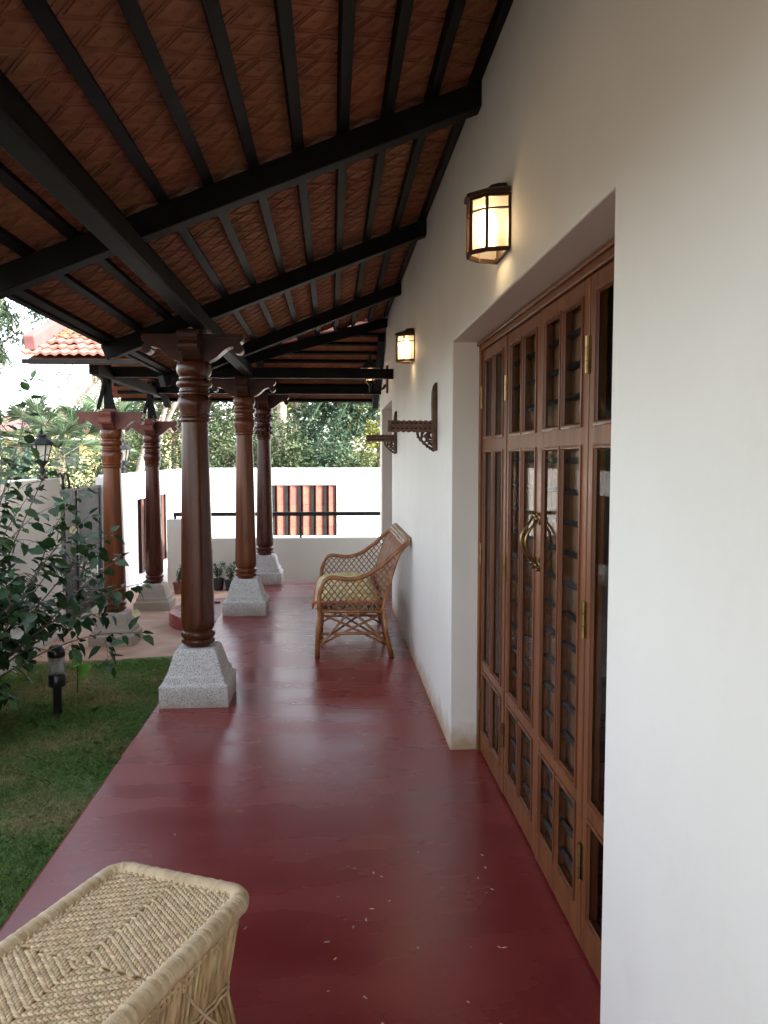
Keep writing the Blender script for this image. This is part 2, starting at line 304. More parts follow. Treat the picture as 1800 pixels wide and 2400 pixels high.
# lawn with a gently uneven soil sheet
lx = np.linspace(-2.74, FE + .005, 30); ly = np.linspace(-7, 7.22, 110); lm = MB(); vs_ = []
def lawn_z(x, y): return -.30 + .012 * math.sin(x * 3.1 + y * 1.7) + .010 * math.sin(y * 4.3 - x * 2) 
for y in ly:
    for x in lx: vs_.append((x, y, lawn_z(x, y) + (.02 if y > 7.1 else 0)))
nx = len(lx); lm.add(vs_, [(j * nx + i, j * nx + i + 1, (j + 1) * nx + i + 1, (j + 1) * nx + i) for j in range(len(ly) - 1) for i in range(nx - 1)])
tag(lm.build('lawn', 'soil', smooth=True), kind='structure')
rng = np.random.default_rng(3)
def grass(n, x0, x1, y0, y1, hmin, hmax, w):
    x = rng.uniform(x0, x1, n); y = rng.uniform(y0, y1, n)
    z = -.30 + .012 * np.sin(x * 3.1 + y * 1.7) + .010 * np.sin(y * 4.3 - x * 2)
    a = rng.uniform(0, 2 * np.pi, n); ln = rng.uniform(.4, 2.2, n); h = rng.uniform(hmin, hmax, n) * (.75 + .35 * np.sin(x * 5 + 1.3) * np.sin(y * 4)); b = rng.uniform(0, 2 * np.pi, n)
    p = np.stack([x, y, z], 1); sd = np.stack([np.cos(a), np.sin(a), 0 * a], 1) * (w * rng.uniform(.6, 1.2, n))[:, None]
    tip = p + np.stack([np.cos(b) * ln * h, np.sin(b) * ln * h, h], 1); mid = p + np.stack([np.cos(b) * ln * h * .3, np.sin(b) * ln * h * .3, h * .62], 1)
    return np.stack([p - sd, p + sd, mid + sd * .7, tip, tip, mid - sd * .7], 1)[:, [0, 1, 2, 3, 5]].reshape(-1, 3)
gco = np.concatenate([grass(52000, -2.72, FE - .004, 1.8, 4.6, .010, .030, .0026), grass(62000, -2.72, FE - .004, 4.6, 7.2, .010, .032, .0032), grass(2600, FE - .05, FE - .002, 1.8, 7.15, .03, .09, .002), grass(5000, -2.72, FE - .01, 1.8, 7.15, .03, .06, .0018)])
gr = put('grass', raw_mesh('grass', gco, 5, 'grass')); tag(gr, 'short green and brown lawn grass beside the red floor', 'grass', kind='stuff')

# ---------------------------------------------------------------- house: walls, doors, roof above
house = thing('house', 'white plastered house wall with a glazed teak door set in a deep recess', 'house', (WX, 5, 0))
HO = house.location
def opening_wall(mb, x0, x1, ys, zs, holes):
    ny, nz = len(ys) - 1, len(zs) - 1
    solid = lambda j, k: 0 <= j < ny and 0 <= k < nz and (j, k) not in holes
    for j in range(ny):
        for k in range(nz):
            if not solid(j, k): continue
            a, b, c, d = ys[j], ys[j + 1], zs[k], zs[k + 1]
            for x in (x0, x1): mb.add([(x, a, c), (x, b, c), (x, b, d), (x, a, d)], [(0, 1, 2, 3)])
            if not solid(j - 1, k): mb.add([(x0, a, c), (x1, a, c), (x1, a, d), (x0, a, d)], [(0, 1, 2, 3)])
            if not solid(j + 1, k): mb.add([(x0, b, c), (x1, b, c), (x1, b, d), (x0, b, d)], [(0, 1, 2, 3)])
            if not solid(j, k - 1): mb.add([(x0, a, c), (x1, a, c), (x1, b, c), (x0, b, c)], [(0, 1, 2, 3)])
            if not solid(j, k + 1): mb.add([(x0, a, d), (x1, a, d), (x1, b, d), (x0, b, d)], [(0, 1, 2, 3)])
    return mb
D0, D1, DT = 1.73, 4.05, 2.075
opening_wall(MB(HO), WX, .84, [-7, D0, D1, 8.04, 9.65, 10.0], [-.42, -.012, DT, 2.085 + .01, 3.5], {(1, 1), (3, 1)}).build('wall', 'plaster', house, weld=True, bevel=.006, seg=3)
w = MB(HO); w.box(.86, 9, 9.8, 10.0, -.42, 3.3); w.box(.86, 9, -7, -6.8, -.42, 3.3); w.box(8.8, 9, -6.79, 9.79, -.42, 3.3)
w.build('side_wall', 'white_wall', house)
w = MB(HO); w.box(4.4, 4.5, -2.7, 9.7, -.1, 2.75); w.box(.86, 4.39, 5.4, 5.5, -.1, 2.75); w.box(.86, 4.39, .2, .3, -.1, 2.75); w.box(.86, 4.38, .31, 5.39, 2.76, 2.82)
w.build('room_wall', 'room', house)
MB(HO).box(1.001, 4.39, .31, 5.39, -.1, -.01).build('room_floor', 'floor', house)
rf = MB(HO)
for sgn, (xa, za, xb, zb) in ((1, (.62, 3.25, 5.0, 5.0)), (-1, (5.0, 5.0, 9.6, 3.15))):
    rf.add([(xa, -7.3, za), (xb, -7.3, zb), (xb, 10.3, zb), (xa, 10.3, za), (xa, -7.3, za - .12), (xb, -7.3, zb - .12), (xb, 10.3, zb - .12), (xa, 10.3, za - .12)],
           [(0, 1, 2, 3), (7, 6, 5, 4), (0, 4, 5, 1), (1, 5, 6, 2), (2, 6, 7, 3), (3, 7, 4, 0)])
rf.build('roof', 'roof_tile', house)

def rect_frame(mb, x0, x1, y0, y1, z0, z1, sy, sz0, sz1):
    """stiles and rails as butted boxes"""
    mb.box(x0, x1, y0, y0 + sy, z0, z1); mb.box(x0, x1, y1 - sy, y1, z0, z1)
    mb.box(x0 + .001, x1 - .001, y0 + sy, y1 - sy, z0, z0 + sz0); mb.box(x0 + .001, x1 - .001, y0 + sy, y1 - sy, z1 - sz1, z1)
def moulding(mb, xf, y0, y1, z0, z1, w=.012, d=.007):
    """mitred bevelled bead round an opening; outer edge proud of the stile face by d"""
    o = [(y0, z0), (y1, z0), (y1, z1), (y0, z1)]
    def ring(off, x): return [(x, y0 + off, z0 + off), (x, y1 - off, z0 + off), (x, y1 - off, z1 - off), (x, y0 + off, z1 - off)]
    prof = [(-.004, xf + .004), (-.003, xf - d * .7), (.003, xf - d), (w * .55, xf - d * .8), (w * .6, xf - d * .35), (w, xf + .004)]
    vs = [p for off, x in prof for p in ring(off, x)]
    mb.add(vs, [(i * 4 + k, i * 4 + (k + 1) % 4, (i + 1) * 4 + (k + 1) % 4, (i + 1) * 4 + k) for i in range(len(prof) - 1) for k in range(4)])
# door frame (outer jambs and head with a small bead)
XF = .752
fr = MB(HO)
fr.box(XF - .012, .83, D1 - .045, D1 - .002, .001, 2.07); fr.box(XF - .012, .83, D0 + .002, D0 + .045, .001, 2.07); fr.box(XF - .010, .829, D0 + .045, D1 - .045, 2.028, 2.069)
fr.box(XF - .024, XF - .0105, D0 + .004, D1 - .004, 2.052, 2.068)
fr.build('door_frame', 'door_wood', house, bevel=.004)
rows = [(.125, .435), (.485, 1.535), (1.595, 1.975)]
def leaf_panel(name, y0, y1, label, barred, hinges, xoff=0):
    xa, xb = XF + xoff, XF + xoff + .034; sy = .054; gy0, gy1 = y0 + sy, y1 - sy; mid = (gy0 + gy1) / 2; mw = .021
    f = MB(HO); f.box(xa, xb, y0, gy0, .012, 2.026); f.box(xa, xb, gy1, y1, .012, 2.026)
    edges = [.012] + [e for r in rows for e in r] + [2.026]
    for i in range(0, len(edges), 2): f.box(xa + .001, xb - .001, gy0, gy1, edges[i], edges[i + 1])
    for a, b in rows: f.box(xa + .003, xb - .003, mid - mw / 2, mid + mw / 2, a, b)
    o = f.build(name, 'door_wood', house, bevel=.003); o['label'] = label
    for a, b in rows:
        for ya, yb in ((gy0, mid - mw / 2), (mid + mw / 2, gy1)):
            m = MB(HO); moulding(m, xa, ya, yb, a, b); m.build('moulding', 'door_mould', o, angle=50)
            MB(HO).box(xa + .005, xa + .008, ya - .004, yb + .004, a - .004, b + .004).build('pane', 'glass', o)
    if barred:
        z = .185
        while z < 1.97:
            if not any(abs(z - e) < .035 for r in rows for e in r):
                MB(HO).bar((xa + .019, gy0 - .004, z), (xa + .019, gy1 + .004, z), .013, .013, (1, 0, 1)).build('bar', 'iron', o)
            z += .1005
        bd = 3
        for k in range(bd):
            ya = gy0 - .03 + (gy1 - gy0 + .06) * k / bd; yb = gy0 - .03 + (gy1 - gy0 + .06) * (k + 1) / bd
            MB(HO).box(xa + .036, xa + .048, ya + .0015, yb - .0015, .1, 2.0).build('backing_board', 'inner_board', o, bevel=.004)
    for hy in hinges:
        for z in (.28, 1.02, 1.80):
            h = MB(HO)
            for k in range(3): h.tube([(xa - .006, hy, z - .055 + k * .037), (xa - .006, hy, z - .055 + k * .037 + .035)], .007, 8)
            h.box(xa - .0025, xa + .002, hy - .016, hy + .016, z - .055, z + .054); h.build('hinge', 'brass', o)
    return o
side1 = leaf_panel('sidelight', 3.46, 4.002, 'far fixed glazed side panel of the teak door set', False, [3.997])
leafA = leaf_panel('door_leaf', 2.902, 3.452, 'far glazed door leaf with black iron bars behind the glass', True, [3.457], .004)
leafB = leaf_panel('door_leaf', 2.344, 2.896, 'near glazed door leaf with black iron bars behind the glass', True, [2.338], .0)
side2 = leaf_panel('sidelight', 1.78, 2.334, 'near fixed glazed side panel partly hidden by the wall', False, [])
for hy, par in ((2.945, leafA), (2.872, leafB)):
    h = MB(HO); pts = []
    for i in range(13):
        t = i / 12; pts.append((XF - .012 - .040 * math.sin(math.pi * t), hy, 1.118 + .155 * t))
    h.tube(pts, [.0042 + .0014 * math.sin(math.pi * i / 12) for i in range(13)], 8)
    for z in (1.112, 1.28):
        h.blob((XF - .012, hy, z), .0075); h.blob((XF - .010, hy, z + (.016 if z > 1.2 else -.016)), .0062)
        h.box(XF - .005, XF + .002, hy - .009, hy + .009, z - .022, z + .022)
    h.build('handle', 'brass', par, smooth=True)
# second, far door
fr = MB(HO); rect_frame(fr, .74, .80, 8.05, 9.64, .001, 2.075, .06, .02, .06); fr.build('door_frame', 'door_wood', house, bevel=.004)
for y0, y1 in ((8.115, 8.84), (8.845, 9.575)):
    f = MB(HO); rect_frame(f, .755, .79, y0, y1, .03, 2.01, .08, .12, .1); f.box(.756, .789, y0 + .08, y1 - .08, 1.2, 1.3)
    o = f.build('door_leaf', 'door_wood', house, bevel=.003); o['label'] = 'leaf of the far teak door at the end of the wall'
    MB(HO).box(.77, .775, y0 + .078, y1 - .078, 1.298, 1.912).build('pane', 'glass', o); MB(HO).box(.765, .78, y0 + .078, y1 - .078, .148, 1.202).build('panel', 'door_wood', o, bevel=.004)

# ---------------------------------------------------------------- veranda roof: rafters, battens, patterned ceiling tiles
vr = thing('veranda_roof', 'sloping veranda ceiling of black timbers and patterned terracotta tiles', 'roof', (-.4, 4, 2.3)); VO = vr.location
SL = math.atan(.4)
def rafter(y, x0=-1.40, x1=WX + .03, wdt=.09):
    return MB(VO).bar((x0, y, ceil_z(x0) - .049), (x1, y, ceil_z(x1) - .049), wdt, .096).build('rafter', 'black_wood', vr, bevel=.006)
for y in (-5.9, -4.05, -2.2, -.38, 1.48, 3.34, 5.2, 7.04): rafter(y)
v0 = Vector((-1.42, valley_y(-1.42), ceil_z(-1.42) - .05)); v1 = Vector((.63, valley_y(.63), ceil_z(.63) - .05))
o = MB(VO).bar(v0, v1, .09, .096).build('rafter', 'black_wood', vr, bevel=.006); o['label'] = 'diagonal valley rafter meeting the porch roof'
MB(VO).box(-.825, -.735, -7, 7.98, 2.272, 2.366).build('beam', 'black_wood', vr, bevel=.012)['label'] = 'long heavy beam resting on the column capitals'
BX = [.585] + [.405 - .1765 * k for k in range(11)]
for i, x in enumerate(BX):
    ye = valley_y(x) - .02; w_ = .042
    MB(VO).bar((x, -7, ceil_z(x) + .017), (x, ye, ceil_z(x) + .017), w_, .034, (-.4, 0, 1)).build('batten', 'black_wood', vr, bevel=.003)
MB(VO).bar((-1.402, -7, ceil_z(-1.402) + .03), (-1.402, 7.06, ceil_z(-1.402) + .03), .022, .07, (-.4, 0, 1)).build('eave_strip', 'black_wood', vr)
def tile_mesh(name, wd, ln, cells, relief=.0048):
    t = MB(); t.box(-wd / 2, wd / 2, 0, ln, 0, .014)
    def rib(a, b, w=.006, h=relief):
        a = Vector((*a, 0)); b = Vector((*b, 0)); d = (b - a).normalized(); s_ = Vector((-d.y, d.x, 0)) * w / 2
        lo = [a - s_, b - s_, b + s_, a + s_]; hi = [p * 1 + Vector((0, 0, -h)) for p in (a - s_ * .6, b - s_ * .6, b + s_ * .6, a + s_ * .6)]
        t.add(lo + hi, [(4, 5, 6, 7), (0, 4, 7, 3), (1, 2, 6, 5), (0, 1, 5, 4), (3, 7, 6, 2)])
    e = wd / 2 - .004
    rib((-e, .001), (-e, ln - .001), .007); rib((e, .001), (e, ln - .001), .007)
    c = ln / cells
    for k in range(cells):
        y0 = k * c; ym = y0 + c / 2
        for sx in (-1, 1):
            for sy in (-1, 1):
                rib((sx * e, ym), (0, ym + sy * c * .49), .005)
                rib((sx * e * .74, ym), (0, ym + sy * c * .36), .0035, relief * .8)
                rib((sx * e, ym + sy * c * .26), (sx * e * .5, ym + sy * c * .49), .004, relief * .8)
        n = 10; vs = [(0, ym, -relief * 1.2)]
        for q in range(n):
            a = 2 * math.pi * q / n; rr = .022 if q % 2 else .010; vs.append((rr * math.cos(a), ym + rr * .8 * math.sin(a), -.0003))
        t.add(vs, [(0, 1 + (q + 1) % n, 1 + q) for q in range(n)])
    return t.mesh(name, 'terracotta')
TW = .172 / math.cos(SL) * 1.0; tm = tile_mesh('ceiling_tile', TW, .297, 2)
rest = MB(VO)
for i in range(len(BX) - 1):
    xa = BX[i]; xb = BX[i + 1]; xm = (xa + xb) / 2; sc = (xa - xb) / .1765
    if i == 0: sc = .98
    y = 1.36; ymax = valley_y(xm) + .12
    z = ceil_z(xm) + .040
    while y < ymax - .1:
        o = put('ceiling_tile', tm, vr, Vector((xm, y, z + random.uniform(-.0015, .0015))) - VO, (random.uniform(-.006, .006), -SL + random.uniform(-.006, .006), 0), (sc, 1, 1))
        y += .300
    rest.bar((xm, -7, z + .006), (xm, 1.355, z + .006), TW * sc, .014, (-.4, 0, 1))
o = rest.build('ceiling_tile_row', 'terracotta', vr); o['kind'] = 'stuff'
# weathering deck above the tiles
dk = MB(VO); xs = [-1.43, WX + .02]
pts = [(-1.43, -7.1), (WX + .02, -7.1), (WX + .02, valley_y(WX)), (-1.43, valley_y(-1.43))]
vs_ = [(x, y, ceil_z(x) + .066) for x, y in pts] + [(x, y, ceil_z(x) + .13) for x, y in pts]
dk.add(vs_, [(3, 2, 1, 0), (4, 5, 6, 7), (0, 1, 5, 4), (1, 2, 6, 5), (2, 3, 7, 6), (3, 0, 4, 7)]); dk.build('roof_deck', 'roof_tile', vr)

# ---------------------------------------------------------------- porch roof (gable over the entrance)
pr = thing('porch_roof', 'gabled entrance porch roof with weathered clay tiles and black beams', 'roof', (-1, 8.85, 2.3)); PO = pr.location
for y, lab in ((7.9, 'near cross beam of the porch'), (9.83, 'far cross beam of the porch')):
    MB(PO).box(-2.145, WX + .003, y - .045, y + .045, 2.262, 2.356).build('beam', 'black_wood', pr, bevel=.006)['label'] = lab
MB(PO).bar((-2.085, 7.36, 2.285), (-2.085, 10.2, 2.285), .085, .10).build('beam', 'black_wood', pr, bevel=.006)
def far_z(y): return 2.365 + .485 * (9.83 - y)
RY, EY = 8.87, 10.2
for x in (.553, -.80, -2.0):
    MB(PO).bar((x, RY, far_z(RY) - .04), (x, EY, far_z(EY) - .04), .075, .075, (0, 0, 1)).build('rafter', 'black_wood', pr, bevel=.005)
SF = math.atan(.485)
nb = 9; sp = .178 * math.cos(SF)
for k in range(nb):
    y = RY + .03 + sp * k
    if y > EY + .02: break
    MB(PO).bar((-2.56, y, far_z(y) + .017), (WX - .01, y, far_z(y) + .017), .034, .034, (0, .485, 1)).build('batten', 'black_wood', pr)
    if y + sp < EY + .05:
        ym = y + sp / 2; x = WX - .016
        while x > -2.5:
            put('ceiling_tile', tm, pr, Vector((x, ym, far_z(ym) + .04)) - PO, Matrix.Rotation(R(90), 3, 'Z').to_4x4().to_3x3().to_euler() if False else (Matrix.Rotation(-SF, 3, 'X') @ Matrix.Rotation(R(90), 3, 'Z')).to_euler(), (.93, 1, 1))
            x -= .300
dk = MB(PO); vs_ = []
for dz in (.066, .12): vs_ += [(x, y, far_z(y) + dz) for x, y in ((-2.58, RY), (WX, RY), (WX, EY + .06), (-2.58, EY + .06))]
dk.add(vs_, [(3, 2, 1, 0), (4, 5, 6, 7), (0, 1, 5, 4), (1, 2, 6, 5), (2, 3, 7, 6), (3, 0, 4, 7)]); dk.build('roof_deck', 'roof_tile', pr)
def near_z(y): return 2.36 + .365 * (y - 7.1)
dk = MB(PO); pts = [(-2.56, 7.12), (-1.44, 7.12), (WX - .01, RY), (-2.56, RY)]; vs_ = []
for dz in (-.075, -.03): vs_ += [(x, y, near_z(y) + dz) for x, y in pts]
dk.add(vs_, [(3, 2, 1, 0), (4, 5, 6, 7), (0, 1, 5, 4), (1, 2, 6, 5), (2, 3, 7, 6), (3, 0, 4, 7)]); dk.build('roof_deck', 'terracotta', pr)
MB(PO).bar((-2.60, 7.10, near_z(7.12) - .052), (-1.45, 7.10, near_z(7.12) - .052), .03, .036, (0, 0, 1)).build('eave_strip', 'black_wood', pr)
def pan_tile():
    t = MB(); nx_ = 12; wd = .166; ln = .27; vs = []; fs = []
    for s_, y in enumerate((0, ln)):
        for i in range(nx_ + 1):
            u = i / nx_; z = .009 * math.cos(2 * math.pi * 2 * u) + .004 * math.cos(2 * math.pi * u); vs.append((u * wd, y, z + .012))
    for s_, y in enumerate((0, ln)):
        for i in range(nx_ + 1):
            u = i / nx_; z = .009 * math.cos(2 * math.pi * 2 * u) + .004 * math.cos(2 * math.pi * u); vs.append((u * wd, y, z - .008))
    n1 = nx_ + 1
    for i in range(nx_):
        fs += [(i, i + 1, n1 + i + 1, n1 + i), (2 * n1 + i, 3 * n1 + i, 3 * n1 + i + 1, 2 * n1 + i + 1), (i, 2 * n1 + i, 2 * n1 + i + 1, i + 1)]
    fs += [(0, n1, 3 * n1, 2 * n1), (nx_, 2 * n1 + nx_, 3 * n1 + nx_, n1 + nx_)]
    me = t.add(vs, fs).mesh('roof_tile', 'roof_tile'); smooth_by_angle(me, 50); return me
ptm = pan_tile(); SN = math.atan(.365)
for r in range(9):
    y = 7.07 + r * .2
    for c in range(16):
        x = -2.60 + c * .158 + (.079 if r % 2 else 0)
        if y > 7.9 + .88 * (x + .6) + .1 and False: continue
        if x > -1.55 + (y - 7.07) / .88 * .98: break
        if y + .2 > RY + .1: break
        put('roof_tile', ptm, pr, Vector((x, y, near_z(y) + .030 + random.uniform(-.004, .004))) - PO, (SN - .13 + random.uniform(-.012, .012), random.uniform(-.012, .012), random.uniform(-.01, .01)))
bg_ = MB(PO)   # mortar verge on the gable end and ridge
bg_.bar((-2.575, 7.2, near_z(7.2) + .085), (-2.575, RY, near_z(RY) + .085), .10, .13, (0, 0, 1)); bg_.build('verge', 'pink_edge', pr, bevel=.012)
MB(PO).tube([(-2.6, RY, near_z(RY) + .03), (WX - .02, RY, near_z(RY) + .03)], .07, 10).build('ridge', 'pink_edge', pr)
ms = MB(PO)
for k in range(40):
    y = random.uniform(7.66, 8.1); x = -2.5 + random.uniform(0, 1) ** 2 * .3
    ms.blob((x, y, near_z(y) + .03), (random.uniform(.02, .05), random.uniform(.02, .05), random.uniform(.008, .02)), 6, 3)
o = ms.build('moss', 'moss', pr, smooth=True); o['kind'] = 'stuff'

# ---------------------------------------------------------------- turned wooden columns on granite plinths
PROF = [(.074, .300), (.074, .345), (.086, .350), (.100, .358), (.103, .370), (.100, .381), (.092, .386), (.094, .390), (.103, .398), (.106, .412), (.103, .425), (.092, .433), (.088, .437),
        (.096, .446), (.101, .462), (.1035, .49), (.103, .54), (.100, .68), (.096, .9), (.092, 1.15), (.087, 1.4), (.082, 1.6), (.079, 1.715), (.087, 1.722), (.092, 1.728), (.092, 1.738), (.085, 1.742),
        (.086, 1.745), (.094, 1.750), (.095, 1.757), (.088, 1.763), (.092, 1.785), (.100, 1.810), (.104, 1.832), (.101, 1.852), (.092, 1.868), (.084, 1.874), (.090, 1.878), (.1, 1.884), (.1, 1.892), (.090, 1.897),
        (.087, 1.901), (.091, 1.904), (.091, 1.912), (.086, 1.916), (.086, 1.921), (.096, 1.928), (.106, 1.938), (.108, 1.95), (.105, 1.962), (.094, 1.970), (.088, 1.975), (.092, 1.979), (.092, 1.987), (.087, 1.991),
        (.093, 1.998), (.1, 2.008), (.105, 2.026), (.106, 2.048), (.103, 2.068), (.1, 2.076)]
ARM = [(.05, 2.245), (.288, 2.245), (.298, 2.238), (.300, 2.222), (.292, 2.203), (.278, 2.192)] + \
      [(.268 + .029 * math.cos(R(a)), 2.156 + .029 * math.sin(R(a))) for a in (70, 40, 10, -20, -50, -80, -110, -140, -170, -200)] + \
      [(.236, 2.170), (.215, 2.167), (.192, 2.155), (.168, 2.134), (.145, 2.112), (.118, 2.094), (.09, 2.083), (.05, 2.074)]
def facet(a, z):
    k = (a + math.pi / 8) % (math.pi / 4) - math.pi / 8; oct_ = math.cos(math.pi / 8) / math.cos(k) * 1.035
    b = .55 if .47 < z < 1.70 else .0
    return 1 * (1 - b) + oct_ * b
pl_prof = [(.207, 0), (.207, .125), (.205, .134), (.190, .139), (.178, .146), (.176, .180), (.166, .186), (.163, .192)]
def make_column(label, loc, wood='column', carved=False, cap='capital'):
    t = thing('wooden_column', label, 'column', loc, group=None)
    p = MB(); lv = [(.207, -.06), (.207, .128), (.184, .140), (.180, .176), (.166, .188), (.127, .318), (.110, .336)]
    vs = []; fs = []
    for r_, z in lv: vs += [(-r_, -r_, z), (r_, -r_, z), (r_, r_, z), (-r_, r_, z)]
    for i in range(len(lv) - 1): fs += [(i * 4 + k, i * 4 + (k + 1) % 4, i * 4 + 4 + (k + 1) % 4, i * 4 + 4 + k) for k in range(4)]
    fs += [(3, 2, 1, 0), tuple(range(len(vs) - 4, len(vs)))]
    p.add(vs, fs).build('plinth', 'granite', t, bevel=.008, seg=2)
    prof = PROF
    s = MB().lathe(prof, 48, (0, 0), facet).build('shaft', wood, t); smooth_by_angle(s.data, 38)
    c = MB(); c.box(-.066, .066, -.066, .066, 2.070, 2.274); c.build('capital_block', cap, t, bevel=.005)
    for k in range(4):
        ca, sa = (1, 0, -1, 0)[k], (0, 1, 0, -1)[k]; sc = 1 if k % 2 == 0 else .72
        a = MB(); a.prism(ARM, -.056, .056, lambda x, z, q: (((x - .05) * sc + .055) * ca - q * sa, ((x - .05) * sc + .055) * sa + q * ca, z))
        o = a.build('capital_arm', cap, t, bevel=.004, seg=2)
        # raised fillet following the top of the arm
        b = MB(); e0, e1 = .064, (.24 * sc + .055)
        b.bar((e0 * ca, e0 * sa, 2.232), (e1 * ca, e1 * sa, 2.232), .122, .018); b.build('capital_fillet', cap, o)
    if carved:
        d = MB()
        for z, n_, rr in ((1.80, 14, .098), (1.85, 14, .096), (1.95, 16, .1), (2.0, 12, .098)):
            for k in range(n_):
                a = 2 * math.pi * k / n_; d.blob((rr * math.cos(a), rr * math.sin(a), z), (.016, .016, .022), 6, 4)
        d.build('carved_leaf', 'capital', t, smooth=True)
    return t
make_column('nearest dark turned wooden column on a granite plinth at the lawn corner', (-.83, 5.05, 0))
make_column('second veranda column, lighter brown, standing behind the nearest one', (-.83, 7.9, 0), 'column_light')
make_column('farthest dark veranda column with a carved neck, beside the low wall', (-.80, 9.80, 0), 'column', True)
make_column('honey brown porch column nearest the garden gate and leafy shrub', (-2.085, 7.9, -.312), 'column_light', False, 'capital_red')
make_column('dark porch column at the back, in front of the brown wall niche', (-2.10, 9.72, -.318), 'column', False, 'capital_red')
# short black posts and braces that carry the porch beams on the two outer columns
for (x, y, lab) in ((-2.11, 7.9, 'near'), (-2.12, 9.78, 'far')):
    MB(PO).box(x - .032, x + .032, y - .03, y + .03, 1.955, 2.40).build('post', 'black_wood', pr, bevel=.004)
    for s_ in (-1, 1):
        MB(PO).bar((x + s_ * .075 - .01, y - .034, 1.958), (x - .005, y - .036, 2.255), .032, .03, (0, 1, 0)).build('brace', 'black_wood', pr)

# ---------------------------------------------------------------- low wall, hand rail, boundary walls with clay grilles
lw = thing('low_wall', 'low off-white parapet wall with a stepped end behind the columns', 'wall', (-.5, 11.15, -.4))
m = MB(lw.location); z1 = .405
m.prism([(-2.22, -.42), (4, -.42), (4, z1), (-2.0, z1), (-2.0, .67), (-2.22, .67)], 11.08, 11.23, lambda a, b, t: (a, t, b)); m.build('wall', 'half_wall', lw, bevel=.006)
hr = thing('handrail', 'black iron handrail above the low parapet wall', 'handrail', (-.5, 11.16, .4))
m = MB(hr.location); m.box(-2.14, 4, 11.135, 11.185, .705, .758); m.build('rail', 'iron', hr, bevel=.003)
for x in (-2.12, -.42, 1.6):
    MB(hr.location).box(x - .015, x + .015, 11.145, 11.175, .40 if x > -2 else .66, .716).build('post', 'iron', hr)

def grille(parent, org, axis, a0, a1, z0, z1, face, n, depth):
    """angled clay slats with black bars filling a niche; axis 'x' = wall along X facing -Y, 'y' = wall along Y facing +X"""
    P = lambda a, d, z: (a, face + d, z) if axis == 'x' else (face - d, a, z)
    m = MB(org); q = [(a0 - .02, depth), (a1 + .02, depth), (a1 + .02, depth + .03), (a0 - .02, depth + .03)]
    m.prism(q, z0 - .02, z1 + .02, lambda a, d, t: P(a, d, t)); bk = m.build('grille', 'iron', parent)
    bk['label'] = 'niche filled with salmon clay slats and black bars'
    st_ = (a1 - a0) / n
    for i in range(n):
        c0 = a0 + i * st_
        zc = [z0 + .003, z0 + (z1 - z0) * .17, z0 + (z1 - z0) * .62, z1 - .003]
        for k in range(3):
            m = MB(org); m.prism([(c0 + .066, depth - .012), (c0 + .115, .02), (c0 + st_ - .008, .075), (c0 + st_ - .008, depth - .012)], zc[k] + .002, zc[k + 1] - .002, lambda a, d, t: P(a, d, t))
            m.build('slat', 'grille_tile', bk, bevel=.003)
        m = MB(org); m.prism([(c0 - .002, .03), (c0 + .060, .03), (c0 + .060, depth - .014), (c0 - .002, depth - .014)], z0 + .002, z1 - .002, lambda a, d, t: P(a, d, t)); m.build('bar', 'iron', bk)
    m = MB(org); m.prism([(a1 - .045, .028), (a1 - .002, .028), (a1 - .002, depth - .014), (a1 - .045, depth - .014)], z0 + .002, z1 - .002, lambda a, d, t: P(a, d, t)); m.build('bar', 'iron', bk)
WT = 1.285
bw = thing('boundary_wall', 'bright white back boundary wall with a salmon clay grille', 'wall', (0, 17.3, -.4)); BO = bw.location
m = MB(BO)
xs = [-2.74, -1.26, .12, 10]; zs = [-.42, -.16, .925, WT]
T = lambda x, y, z: (y, x, z)
mm = MB(); opening_wall(mm, 17.3, 17.5, xs, zs, {(1, 1)}); m.add([(v[1], v[0], v[2]) for v in mm.v], mm.f); m.build('wall', 'white_wall', bw, weld=True)
grille(bw, BO, 'x', -1.255, .115, -.155, .92, 17.3, 5, .16)
lw2 = thing('boundary_wall', 'white side boundary wall beyond the gate with a dark brown niche', 'wall', (-2.8, 13.5, -.4)); LO = lw2.location
m = MB(LO); mm = MB(); opening_wall(mm, -2.95, -2.75, [10.5, 11.7, 13.85, 17.52], [-.42, -.20, .905, WT], {(1, 1)}); m.add(mm.v, mm.f); m.build('wall', 'white_wall', lw2, weld=True)
grille(lw2, LO, 'y', 11.705, 13.845, -.195, .90, -2.75, 6, .16)
lw3 = thing('boundary_wall', 'off-white garden wall behind the leafy shrub, ending at the gate', 'wall', (-2.8, 3, -.4))
MB(lw3.location).box(-2.95, -2.75, -7, 8.43, -.42, WT + .01).build('wall', 'half_wall', lw3, bevel=.008)

# ---------------------------------------------------------------- garden gate
gt = thing('garden_gate', 'black iron garden gate with a plain grey sheet panel', 'gate', (-2.8, 9.4, -.3)); GO = gt.location
m = MB(GO); m.box(-2.83, -2.79, 9.10, 9.15, -.27, 1.17); m.box(-2.83, -2.79, 9.98, 10.04, -.27, 1.17); m.box(-2.829, -2.791, 9.15, 9.98, 1.14, 1.168); m.box(-2.829, -2.791, 9.15, 9.98, .33, .365); m.box(-2.829, -2.791, 9.15, 9.98, -.25, -.19)
m.box(-2.829, -2.791, 9.15, 9.98, .02, .06)
m.build('frame', 'iron', gt)
MB(GO).box(-2.815, -2.80, 9.152, 9.978, .366, 1.139).build('panel', 'steel_grey', gt)
MB(GO).box(-2.815, -2.80, 9.152, 9.978, -.188, .018).build('panel', 'iron', gt)
m = MB(GO); m.box(-2.83, -2.79, 8.47, 8.50, -.27, 1.17); m.box(-2.829, -2.791, 8.50, 9.09, 1.14, 1.168); m.box(-2.829, -2.791, 8.50, 9.09, -.25, -.2)
